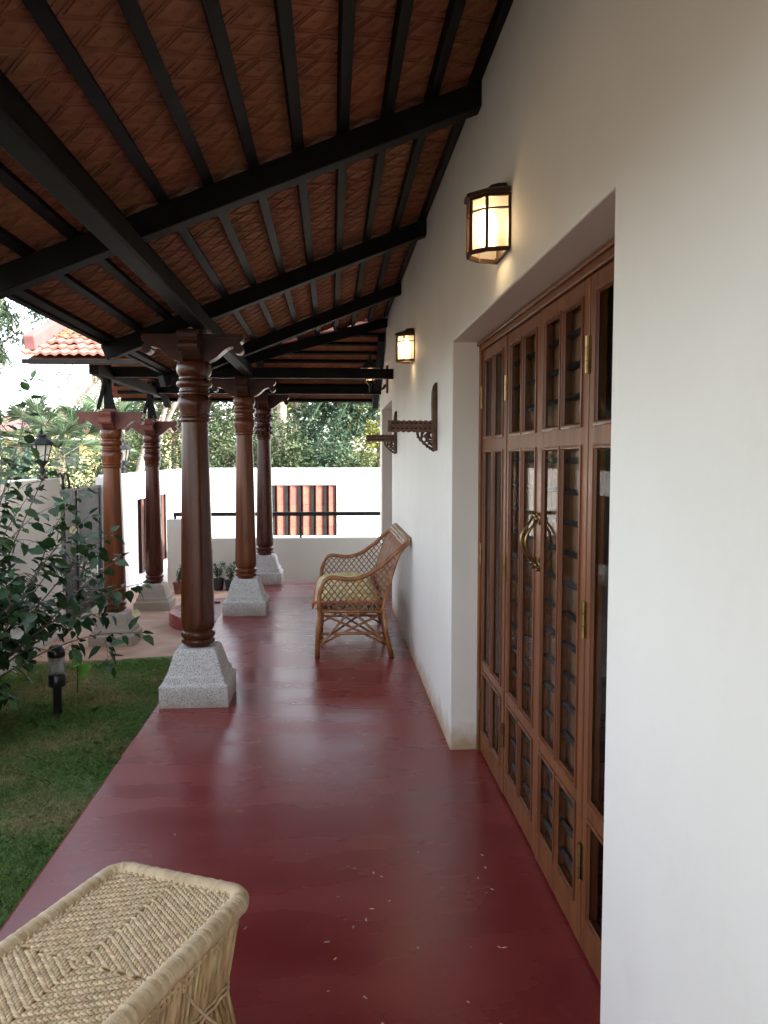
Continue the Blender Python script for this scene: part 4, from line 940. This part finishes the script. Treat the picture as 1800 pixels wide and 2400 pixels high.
# hedge behind the back wall: several separate bushes
hedge = [(-4.7, 19.2, 2.4, 'leaf_hedge', 'grey green hedge bush above the corner behind the slanting trunk'), (-3.55, 18.9, 2.55, 'leaf_hedge', 'hedge bush with pale flecks left of the nearest column'), (-2.35, 19.1, 2.75, 'leaf_hedge', 'hedge bush seen between the nearest column and the lighter one'),
         (-1.2, 18.8, 2.45, 'leaf_hedge', 'low hedge bush just right of the carved column'), (-.2, 18.9, 2.35, 'leaf_blue', 'blue green bush above the left half of the clay grille'), (.75, 18.8, 1.95, 'leaf_hedge', 'sprawling bush above the right end of the clay grille'), (1.7, 19.0, 1.75, 'leaf_blue', 'bush at the back wall beside the house corner')]
for i, (x, y, h, lf, lab) in enumerate(hedge):
    t = thing('hedge_bush', lab, 'bush', (x, y, -.4), 0, 'bushes along the back wall')
    hh = h + .3; m = MB()
    for k in range(5): trunk_mb(m, rnd_path((random.uniform(-.3, .3), random.uniform(-.2, .2), 0), (random.uniform(-.7, .7), random.uniform(-.4, .4), hh * .7), 5, .1), .03, .01, 5)
    m.build('stem', 'stem', t); put('foliage', cloud_mesh('foliage', np.concatenate([leaf_cloud(bush_lobes(.95, .7, hh, 13, i + 3), 5200, .08, seed=i, flat=.7), leaf_cloud(bush_lobes(.95, .7, hh, 9, i + 3), 900, .15, seed=i + 90, flat=.5)]), lf), t)
# creeper-clad tree and others above the hedge
tree('creeper_tree', 'tree draped in dark blue green creeper above the back wall', 'tree', (.05, 20.6, -.4), [rnd_path((0, 0, 0), (.1, 0, 3.4), 6, .1)], .13, [(-.55, 0, 3.0, .45, .5, .65), (-.75, 0, 2.2, .35, .4, .5), (.1, 0, 3.4, .6, .5, .5), (.35, -.1, 2.75, .5, .5, .4), (.75, 0, 3.25, .5, .5, .45), (-.25, 0, 3.9, .8, .6, .6), (.2, -.1, 2.2, .3, .4, .3), (.6, .1, 4.0, .8, .6, .6)], 9000, .12, 'leaf_blue', seed=31, flat=.6)
tree('sunlit_tree', 'yellow green sunlit tree beyond the carved wall brackets', 'tree', (1.5, 26, -.4), [rnd_path((0, 0, 0), (0, 0, 2.6), 5, .1)], .12, [(-.5, 0, 2.3, .8, .8, .7), (.3, 0, 3.1, .9, .8, .8), (-1.0, 0, 3.2, .7, .7, .6), (-.3, 0, 4.2, 1.0, .8, .7), (.8, 0, 2.2, .8, .7, .6)], 7000, .13, 'leaf_glow', seed=32)
tree('sunlit_tree', 'yellow green tree showing behind the far carved column', 'tree', (-1.4, 27, -.4), [rnd_path((0, 0, 0), (0, 0, 2.8), 5, .1)], .1, [(-.7, 0, 2.6, .7, .7, .7), (.3, 0, 3.0, .8, .8, .8), (.1, 0, 4.3, 1.0, .8, .8), (-.9, 0, 4.0, .8, .8, .7), (.9, 0, 2.2, .7, .7, .6)], 5200, .14, 'leaf_yel', seed=33)
tree('broad_tree', 'bushy tree with bare twigs left of the nearest column', 'tree', (-4.6, 24, -.4), [rnd_path((0, 0, 0), (.2, 0, 3), 5, .15)], .14, [(-.9, 0, 3.0, .8, .8, .7), (.2, 0, 3.6, .9, .8, .7), (1.0, 0, 2.8, .8, .7, .7), (-.2, 0, 2.2, .9, .7, .6), (.6, 0, 4.6, 1.1, .9, .8), (-1.2, 0, 4.2, .8, .7, .6)], 7500, .11, 'leaf_hedge', seed=34)
tree('broad_tree', 'leafy tree filling the gap behind the lighter column', 'tree', (-2.9, 25, -.4), [rnd_path((0, 0, 0), (.2, 0, 3), 5, .15)], .12, [(-.5, 0, 2.8, .8, .8, .8), (.6, 0, 3.4, .8, .8, .7), (0, 0, 4.4, 1.1, .9, .8), (.9, 0, 2.4, .7, .7, .6)], 6000, .11, 'leaf_hedge', seed=35)
for k, (x, y, lf, lab) in enumerate(((-6.6, 31, 'leaf_dry', 'pale thin leaved tree far behind the two porch columns'), (-4.3, 33, 'leaf_hedge', 'dense far tree behind the nearest column'), (-2.0, 34, 'leaf_yel', 'far yellow green tree behind the lighter column'), (.4, 33, 'leaf_hedge', 'dense far tree behind the creeper clad tree'), (2.8, 34, 'leaf_yel', 'far sunlit tree at the house corner'))):
    tree('far_tree', lab, 'tree', (x, y, -.4), [rnd_path((0, 0, 0), (0, 0, 3.2), 5, .1)], .15, [(rs0.uniform(-1.5, 1.5), rs0.uniform(-.8, .8), rs0.uniform(1.2, 6.2), rs0.uniform(.7, 1.2), .9, rs0.uniform(.6, 1.0)) for _ in range(12)], 5200, .19, lf, seed=200 + k, group='far trees beyond the back wall')
# coconut palm with hanging fronds
def frond(length, curl, nleaf, width, droop):
    """feather leaf along +X, returns (rachis points, leaflet tris)"""
    pts = [Vector((length * (i / 14), 0, curl * math.sin(i / 14 * math.pi * .5) - droop * (i / 14) ** 2.2)) for i in range(15)]
    tri = []
    for k in range(nleaf):
        t_ = .12 + .86 * k / nleaf; i = t_ * 14; a = int(i); p = pts[a].lerp(pts[min(14, a + 1)], i - a); tg = (pts[min(14, a + 1)] - pts[a]).normalized()
        L = width * math.sin(math.pi * (t_ * .85 + .12)) * random.uniform(.8, 1.1)
        for s_ in (-1, 1):
            e = p + Vector((.45 * L * tg.x, s_ * L * .8, -.5 * L + random.uniform(-.08, .05) * L)); w_ = Vector((.022, 0, 0))
            tri += [p - w_, p + w_, e]
    return pts, tri
def palm(label, loc, trunk_pts, r0, fr_list, bark='bark_pale', name='coconut_palm', leaf='leaf_palm'):
    t = thing(name, label, 'palm', loc); m = MB(); trunk_mb(m, trunk_pts, r0, r0 * .8, 10); m.build('trunk', bark, t, smooth=True); top = Vector(trunk_pts[-1])
    for (az, L, curl, droop, wd) in fr_list:
        pts, tri = frond(L, curl, 46, wd, droop); rot = Matrix.Rotation(R(az), 3, 'Z'); m = MB(); m.tube([rot @ p + top for p in pts], [.022 - .0013 * i for i in range(15)], 5)
        for i in range(0, len(tri), 3): m.add([rot @ q + top for q in tri[i:i + 3]], [(0, 1, 2)])
        m.build('frond', leaf, t)
palm('coconut palm with drooping fronds at the house corner', (1.62, 19.9, -.4), rnd_path((0, 0, 0), (.05, 0, 4.25), 6, .05), .13, [(170, 2.2, .5, 1.9, .55), (195, 2.4, .5, 2.3, .6), (215, 2.1, .4, 2.4, .6), (150, 2.0, .6, 1.4, .5), (240, 2.2, .4, 2.2, .6), (270, 2.2, .5, 1.9, .6), (20, 2.2, .6, 1.4, .6), (330, 2.2, .5, 1.9, .6), (100, 2.2, .6, 1.5, .6), (185, 1.7, .3, 2.4, .5)])
palm('tall pale palm trunk beside the far carved column', (-1.35, 22.5, -.4), rnd_path((0, 0, 0), (.03, 0, 7.5), 8, .04), .14, [(a, 2.2, .7, 1.2, .6) for a in range(0, 360, 45)])
palm('brown palm trunk with yellowing fronds right of the carved column', (-.95, 23, -.4), rnd_path((0, 0, 0), (-.05, 0, 5.6), 8, .04), .12, [(a, 2.0, .6, 1.8, .55) for a in range(20, 380, 45)], 'bark')
# fan palms behind the side wall
def fan_palm(label, loc, h, nf, seed):
    r = random.Random(seed); t = thing('fan_palm', label, 'palm', loc, 0, 'fan palms outside the wall'); m = MB(); trunk_mb(m, rnd_path((0, 0, 0), (0, 0, h), 5, .05), .10, .09, 8); m.build('trunk', 'bark', t, smooth=True)
    for k in range(nf):
        az = 360 * k / nf + r.uniform(-12, 12); el = r.uniform(-25, 60); L = r.uniform(.55, .85); d = Vector((math.cos(R(az)) * math.cos(R(el)), math.sin(R(az)) * math.cos(R(el)), math.sin(R(el)))); c = Vector((0, 0, h)) + d * L
        m = MB(); m.tube([(0, 0, h - .05), c], .009, 4); s_ = d.cross(Vector((0, 0, 1))).normalized(); u = s_.cross(d)
        for q in range(-11, 12):
            a = R(q * 10); e = d * math.cos(a) + s_ * math.sin(a); ln_ = .52 * (1 - .25 * abs(q) / 11); tip = c + e * ln_ + u * .06 - Vector((0, 0, .12 * r.random())); w_ = e.cross(u) * .010
            m.add([c, c + e * ln_ * .55 + w_ + u * .03, tip, c + e * ln_ * .55 - w_ + u * .03], [(0, 1, 2), (0, 2, 3)])
        m.build('frond', 'leaf_palm', t)
fan_palm('larger fan palm rising behind the gate', (-4.75, 14.6, -.4), 1.95, 20, 1); fan_palm('fan palm just left of the honey brown porch column', (-4.5, 16.6, -.4), 2.25, 18, 2); fan_palm('small fan palm above the gate lantern', (-5.9, 15.8, -.4), 2.2, 18, 3)
# bushes and bare trees outside the side wall
out = [(-3.9, 12.2, 1.75, 'leaf_hedge', 'fine leaved bush just above the grey gate panel', .6), (-4.6, 11.6, 1.95, 'leaf_blue', 'dark bush behind the left gate lantern', .7), (-5.6, 10.8, 2.0, 'leaf_hedge', 'green bush over the garden wall at the left edge', .9), (-6.8, 13.5, 2.3, 'leaf_hedge', 'rounded bush beyond the garden wall at far left', 1.0), (-4.0, 17.8, 1.9, 'leaf_hedge', 'bush between the two porch columns beyond the wall', .7), (-7.2, 19.5, 2.3, 'leaf_blue', 'blue green bush behind the fan palms', 1.1), (-5.4, 20, 2.2, 'leaf_hedge', 'bush behind the fan palm beside the honey brown column', 1.0), (-9.4, 22.5, 2.6, 'leaf_hedge', 'distant bush below the pale bare trees', 1.3)]
for i, (x, y, h, lf, lab, w_) in enumerate(out):
    t = thing('street_bush', lab, 'bush', (x, y, -.4), 0, 'bushes outside the garden wall'); m = MB()
    for k in range(5): trunk_mb(m, rnd_path((random.uniform(-.2, .2), random.uniform(-.2, .2), 0), (random.uniform(-.5, .5), random.uniform(-.4, .4), (h + .3) * .75), 5, .1), .025, .008, 5)
    m.build('stem', 'stem', t); put('foliage', cloud_mesh('foliage', leaf_cloud(bush_lobes(w_, w_, h + .35, 10, i + 41), 4200, .075, seed=60 + i, flat=.7), lf), t)
def bare_tree(label, loc, h, r0, seed, spread=1.0, leaf=None, n=900, bark='bark_pale'):
    r = random.Random(seed); t = thing('bare_tree', label, 'tree', loc, 0, 'thin bare trees against the sky'); m = MB(); tips = []
    def grow(p, d, L, rad, depth):
        q = p + d * L; mid = p + d * L * .5 + Vector((r.uniform(-1, 1), r.uniform(-1, 1), 0)) * L * .06; m.tube([p, mid, q], [rad, rad * .85, rad * .7], 6 if depth < 2 else 4, caps=False)
        if depth >= 4: tips.append(q); return
        for k in range(2 if depth < 1 else 3):
            nd = (d + Vector((r.uniform(-1, 1), r.uniform(-1, 1), r.uniform(-.1, .5))) * .62 * spread).normalized(); grow(q - d * L * .12 * k, nd, L * r.uniform(.55, .8), rad * .62, depth + 1)
    grow(Vector((0, 0, 0)), Vector((r.uniform(-.12, .12), 0, 1)).normalized(), h * .42, r0, 0); m.build('trunk', bark, t, smooth=True)
    if leaf:
        lob = [(p.x, p.y, p.z, .28, .28, .2) for p in tips]; put('crown', cloud_mesh('crown', leaf_cloud(lob, n, .07, seed=seed, shell=.1), leaf), t)
bare_tree('thin pale bare tree left of the porch roof eave', (-9.2, 28, -.4), 6.2, .10, 5, leaf='leaf_dry', n=700); bare_tree('pale leaning bare tree beneath the porch eave', (-8.0, 30, -.4), 6.6, .11, 8, leaf='leaf_dry', n=700)
bare_tree('twisting pale twigged tree behind the near porch column', (-5.2, 21, -.4), 4.4, .10, 11, 1.3, 'leaf_dry', 1600); bare_tree('bare branched tree between the two porch columns', (-4.5, 22.5, -.4), 5.6, .12, 14, 1.2, 'leaf_dry', 900); bare_tree('reddish thin tree at the far left behind the shrub', (-10.5, 24, -.4), 4.8, .09, 17, 1.0, 'leaf_dry', 2200)
# slanting trunk above the side wall
t = thing('leaning_trunk', 'pale forked trunk leaning over the wall between the porch columns', 'tree', (-4.1, 17.6, -.4)); m = MB(); m.tube(smoothp([(-.15, 0, 0), (-.05, 0, 1.2), (.1, 0, 1.9), (.28, 0, 2.6), (.25, 0, 3.6)]), [.1 - .002 * i for i in range(17)], 8); m.tube(smoothp([(.16, 0, 2.05), (.3, 0, 2.2), (.32, 0, 2.5), (.22, 0, 3.1)]), .045, 6); m.build('trunk', 'bark_pale', t, smooth=True)
put('crown', cloud_mesh('crown', leaf_cloud([(.2, 0, 4.2, .9, .8, .6), (-.4, 0, 4.8, .8, .8, .6)], 2500, .09, seed=77), 'leaf_hedge'), t)
# pale pole between the columns
t = thing('utility_pole', 'pale slim pole between the nearest column and the porch', 'pole', (-4.55, 21.0, -.4)); MB().lathe([(.075, 0), (.06, 6.5)], 12).build('shaft', 'cream', t, smooth=True); MB().box(-.5, .5, -.03, .03, 6.1, 6.17).build('crossarm', 'steel_grey', t)
# feathery tree whose boughs hang into the top left corner
t = thing('feathery_tree', 'feathery leaved tree whose boughs hang over the wall at top left', 'tree', (-7.85, 13.2, -.4)); m = MB()
trunk_mb(m, rnd_path((0, 0, 0), (.4, 0, 4.4), 6, .12), .2, .12, 10); co = []
rr = random.Random(5)
for k in range(70):
    bx = rr.uniform(-1.5, 3.05); bz = rr.uniform(4.1, 6.0) - max(0, bx) * .12; by = rr.uniform(-1.1, 1.2); e = Vector((bx + rr.uniform(.1, .5), by + rr.uniform(-.3, .3), bz - rr.uniform(.3, .9)))
    s_ = Vector((.4, 0, 4.3)); pts = [s_.lerp(Vector((bx, by, bz)), q) + Vector((0, 0, .5 * math.sin(q * math.pi))) for q in (0, .35, .7, 1)] + [e]; m.tube(pts, [.04, .03, .02, .012, .004], 5, caps=False)
    lob = [(*(pts[3].lerp(e, q) + Vector((0, 0, -.05))), .26, .24, .2) for q in (0, .25, .5, .75, 1.0)] + [(*pts[2].lerp(pts[3], .5), .2, .2, .15)]; co.append(leaf_cloud(lob, 520, .12, seed=k, aspect=4.5, shell=.05, droop=.9))
for k in range(16):
    a = Vector((rr.uniform(1.5, 2.5), rr.uniform(-.7, .7), rr.uniform(4.3, 5.0))); e = a + Vector((rr.uniform(.25, .6), rr.uniform(-.2, .2), -rr.uniform(.5, 1.0))); m.tube([(.4, 0, 4.3), a + Vector((-.6, 0, .35)), a, e], [.04, .025, .012, .003], 5, caps=False)
    co.append(leaf_cloud([(*a.lerp(e, q / 7), .17, .17, .14) for q in range(8)], 900, .11, seed=300 + k, aspect=4.5, shell=.02, droop=1.6))
m.build('trunk', 'bark', t, smooth=True); put('crown', cloud_mesh('crown', np.concatenate(co), 'leaf_feather'), t)

# far yellow house with a red roof, washed out by the sun
t = thing('far_house', 'pale yellow house with a red roof far behind the trees', 'house', (-13.5, 46, -.4)); FO = t.location
MB().box(-4.5, 4.5, -3, 3, 0, 3.3).build('wall', 'yellow_wall', t)
MB().add([(-5, -3.5, 3.25), (5, -3.5, 3.25), (5, 3.5, 3.25), (-5, 3.5, 3.25), (-3.6, 0, 4.5), (3.6, 0, 4.5)], [(0, 1, 5, 4), (1, 2, 5), (2, 3, 4, 5), (3, 0, 4), (3, 2, 1, 0)]).build('roof', 'pink_edge', t)
for x in (-3, -.6, 2):
    o = MB().box(x, x + 1.1, -3.06, -2.98, 1.5, 2.6).build('window', 'dark_window', t); MB().box(x - .08, x + 1.18, -3.12, -2.97, 1.38, 1.48).build('sill', 'cream', o)
MB().box(-4.6, 4.6, -3.7, -2.9, 2.82, 2.94).build('sunshade', 'cream', t)

# ---------------------------------------------------------------- potted plants by the low wall
def potted(label, loc, clay=False, s=1.0, seed=0, leaves=40):
    r = random.Random(seed); t = thing('potted_plant', label, 'potted plant', loc, 0, 'small potted plants by the low wall')
    MB().lathe([(.055 * s, 0), (.075 * s, .13 * s), (.08 * s, .135 * s), (.08 * s, .15 * s), (.07 * s, .15 * s), (.066 * s, .12 * s)], 14).build('pot', 'clay_pot' if clay else 'pot', t)
    m = MB(); co = []
    for k in range(5):
        e = Vector((r.uniform(-.08, .08), r.uniform(-.06, .06), r.uniform(.24, .4))) * s; m.tube([(0, 0, .12 * s), e], .004, 4); co.append(leaf_cloud([(e.x * q, e.y * q, .12 * s + (e.z - .12 * s) * q, .03, .03, .03) for q in (.4, .6, .8, 1)], leaves, .035, seed=seed + k))
    m.build('stem', 'stem', t); put('foliage', cloud_mesh('foliage', np.concatenate(co), 'leaf_hib_s'), t)
potted('left of two black potted plants at the foot of the low wall', (-1.52, 10.95, PZ), seed=3, s=1.05); potted('right of two black potted plants next to the lighter column', (-1.36, 10.9, PZ), seed=5, s=.95)
potted('clay pot with a small plant beside the far porch column', (-2.0, 10.7, PZ), True, 1.0, 9); potted('tall leafy potted plant showing behind the far porch column', (-2.35, 10.75, PZ), True, 1.2, 12)

# ---------------------------------------------------------------- hibiscus shrub at the left
sh = thing('hibiscus_shrub', 'large dark leafy hibiscus shrub at the left edge of the lawn', 'shrub', (-2.35, 5.2, -.30)); SO = sh.location
def leaf_mesh(ser):
    m = MB(); n = 6; vs = []; fs = []
    for i in range(n + 1):
        u = i / n; w_ = .30 * math.sin(math.pi * u ** .72) * (1 + (.10 if i % 2 else -.04)) if 0 < i < n else .004; z = -.16 * u * u + .02 * math.sin(u * 9)
        vs += [(u, -w_, z + w_ * .28), (u, 0, z), (u, w_, z + w_ * .28)]
    for i in range(n): fs += [(i * 3, i * 3 + 3, i * 3 + 4, i * 3 + 1), (i * 3 + 1, i * 3 + 4, i * 3 + 5, i * 3 + 2)]
    return m.add(vs, fs)
lmb = leaf_mesh(0); lmesh = lmb.mesh('leaf', 'leaf_hib', smooth=True); lv = np.array(lmb.v); lf_ = lmb.f
rs = random.Random(21); stems = MB(SO); leaves = []
def add_leaf(p, d, size):
    d = Vector(d).normalized(); q = d.to_track_quat('X', 'Z').to_matrix() @ Matrix.Rotation(rs.uniform(-.7, .7), 3, 'X'); leaves.append((p, q, size))
def branch(pts, r0, dens=26, size=.085, start=.25, leafy=1):
    pp = [Vector(p) for p in smoothp([tuple(p) for p in pts], 5)]; N = len(pp); stems.tube(pp, [r0 * (1 - .8 * i / (N - 1)) for i in range(N)], 5)
    tot = sum((b - a).length for a, b in zip(pp, pp[1:])); nl = int(tot * (1 - start) * dens * leafy)
    for k in range(nl):
        t_ = start + (1 - start) * (k + rs.random() * .6) / max(1, nl); i = min(N - 2, int(t_ * (N - 1))); p = pp[i].lerp(pp[i + 1], t_ * (N - 1) - i); tg = (pp[i + 1] - pp[i]).normalized()
        sd = Vector((rs.uniform(-1, 1), rs.uniform(-1, 1), rs.uniform(-.7, .35))); sd = (sd - tg * sd.dot(tg)).normalized(); d = (sd + tg * rs.uniform(.1, .7) + Vector((0, 0, -.2))).normalized(); pe = p + d * rs.uniform(.015, .04)
        stems.tube([p, pe], .0012, 3, caps=False); add_leaf(pe, d, size * rs.uniform(.55, 1.25))
    add_leaf(pp[-1], (pp[-1] - pp[-2]), size * .8)
base = Vector((-2.4, 5.2, -.3))
tips = [(-1.95, 5.5, 2.02), (-2.25, 5.3, 1.95), (-2.45, 5.6, 1.85), (-2.1, 5.0, 1.55), (-2.55, 5.0, 1.6), (-1.85, 5.7, 1.62), (-2.6, 4.6, 1.35), (-2.3, 4.5, 1.2), (-2.62, 5.5, 1.5), (-2.5, 5.9, 1.3), (-2.2, 5.8, 1.45), (-2.3, 5.2, 1.35),
        (-1.62, 5.55, 1.12), (-1.75, 5.9, 1.30), (-1.9, 5.2, 1.25), (-1.55, 5.8, .98), (-1.48, 5.75, .80), (-1.75, 5.3, .95), (-2.0, 4.9, .95), (-2.2, 4.7, .8), (-1.85, 5.0, .68), (-1.33, 5.75, .62), (-1.30, 5.6, .30), (-1.55, 5.75, .42),
        (-1.78, 5.6, .56), (-2.0, 4.75, .45), (-2.35, 4.5, .5), (-2.6, 4.4, .7), (-2.05, 4.9, .15), (-2.4, 4.6, .1), (-2.6, 5.0, .3), (-2.2, 5.6, .6), (-1.95, 5.95, .8), (-2.0, 6.0, .35), (-2.1, 5.3, -.05), (-2.25, 4.75, -.12), (-2.45, 4.7, -.1),
        (-2.3, 5.0, .3), (-2.5, 5.3, .1), (-2.2, 5.1, .55), (-2.45, 4.8, .9), (-2.55, 5.2, .75), (-2.1, 5.4, .9), (-2.35, 5.5, .4), (-2.25, 5.9, .2), (-2.55, 5.7, .6), (-2.65, 4.9, -.05), (-2.3, 5.4, -.1), (-2.15, 5.05, .05), (-2.5, 6.1, .2), (-2.6, 5.6, 1.0), (-2.15, 4.6, .3), (-2.35, 5.0, 1.75), (-2.5, 4.8, 1.5), (-2.2, 4.9, 1.3), (-2.6, 5.3, 1.75), (-2.05, 5.2, 1.7), (-2.3, 5.6, 1.6), (-2.35, 4.3, .2), (-2.2, 4.35, -.05), (-2.45, 4.35, .4), (-2.1, 4.55, .12), (-2.3, 4.4, .65), (-2.0, 4.6, .6), (-2.4, 4.9, .2), (-2.5, 4.5, -.15), (-2.25, 4.9, -.18), (-2.1, 5.0, .4), (-2.2, 4.3, .95)]
tips += [(rs.uniform(-2.72, -2.15), rs.uniform(4.35, 5.7), rs.uniform(-.2, 1.05)) for _ in range(16)]
for k, tp_ in enumerate(tips):
    tp_ = Vector(tp_); b0 = base + Vector((rs.uniform(-.12, .12), rs.uniform(-.15, .15), 0)); mid = b0.lerp(tp_, .5) + Vector((rs.uniform(-.08, .05), rs.uniform(-.08, .08), .22 if tp_.z < .7 else .08)); up_ = tp_.z > 1.4
    branch([b0, b0.lerp(mid, .5) + Vector((0, 0, .08)), mid, mid.lerp(tp_, .55) + Vector((rs.uniform(-.04, .04), 0, .05)), tp_], .009, 27 if not up_ else 28, .098 if not up_ else .085, .34 if not up_ else .5)
    for j in range(2 if tp_.z > 1.3 else 3):
        a = mid.lerp(tp_, rs.uniform(.0, .75)); e = a + Vector((rs.uniform(-.28, .24), rs.uniform(-.3, .25), rs.uniform(-.12, .25))); branch([a, a.lerp(e, .5) + Vector((0, 0, .03)), e], .004, 32, .095, .15)
stems.build('stem', 'stem', sh)
LM = lambda p: p
BL = Vector((-1.925, 5.73, 0))
def clear_of_bollard(p):       # the gardener keeps the lamp free: no leaves in the wedge of lawn in front of it
    d = (p.x / p.y - BL.x / BL.y); return not (abs(d) < .019 and p.y < 5.8 and p.z < 1.5 - .218 * p.y)
leaves = [L for L in leaves if clear_of_bollard(L[0]) and L[0].x > -2.74 and L[0].z > -.3]
leaves.sort(key=lambda L: -(L[2] / max(.5, (L[0] - Vector((0, 0, 1.5))).length)))
vis = [L for L in leaves if (L[0].x + 0) / L[0].y > -.50]
big = vis[:300]; ids = set(id(L) for L in big); small = [L for L in leaves if id(L) not in ids]
for p, q, s in big:
    o = put('leaf', lmesh, sh); o.matrix_local = Matrix.Translation(p - SO) @ q.to_4x4() @ Matrix.Scale(s, 4)
sm = MB()
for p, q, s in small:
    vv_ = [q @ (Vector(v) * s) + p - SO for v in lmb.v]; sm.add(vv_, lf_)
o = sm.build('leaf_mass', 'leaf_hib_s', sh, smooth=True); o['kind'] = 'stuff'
def flower(loc, m_, s, rot):
    f = MB()
    for k in range(5):
        a = R(72 * k); d = Vector((math.cos(a), math.sin(a), .35)).normalized(); sd = Vector((-math.sin(a), math.cos(a), 0)); f.add([(0, 0, 0), d * s * .45 + sd * s * .36, d * s * .8 + sd * s * .44, d * s + sd * s * .15, d * s * .97 - sd * s * .2, d * s * .75 - sd * s * .45, d * s * .4 - sd * s * .33], [(0, 1, 2, 3), (0, 3, 4), (0, 4, 5, 6)])
    o = put('flower', f.mesh('flower', m_), sh, Vector(loc) - SO, rot)
flower((-1.93, 5.05, .42), 'petal', .042, (R(60), 0, R(20))); flower((-1.36, 5.7, .42), 'petal_y', .034, (R(100), 0, 0)); flower((-1.72, 5.5, 1.02), 'petal_y', .028, (R(80), 0, R(40))); flower((-2.2, 4.62, -.05), 'petal', .045, (R(70), R(20), 0))
# bright lime seedling behind the bollard
t = thing('lime_plant', 'small bright lime green plant behind the bollard light', 'plant', (-1.95, 6.25, -.30))
m = MB(); m.tube([(0, 0, 0), (.01, 0, .25)], .005, 5); m.build('stem', 'stem', t)
for k, (dx, dz, s) in enumerate(((.02, .30, .15), (.05, .24, .13), (-.01, .2, .14), (.04, .14, .10), (0, .27, .12))):
    o = put('leaf', lmesh.copy(), t); o.data.materials[0] = M['leaf_lime']; o.location = (0, 0, dz - .08); o.rotation_euler = (R(35 + 20 * k), R(-20 - 9 * k), R(-60 + 47 * k)); o.scale = (s, s, s)
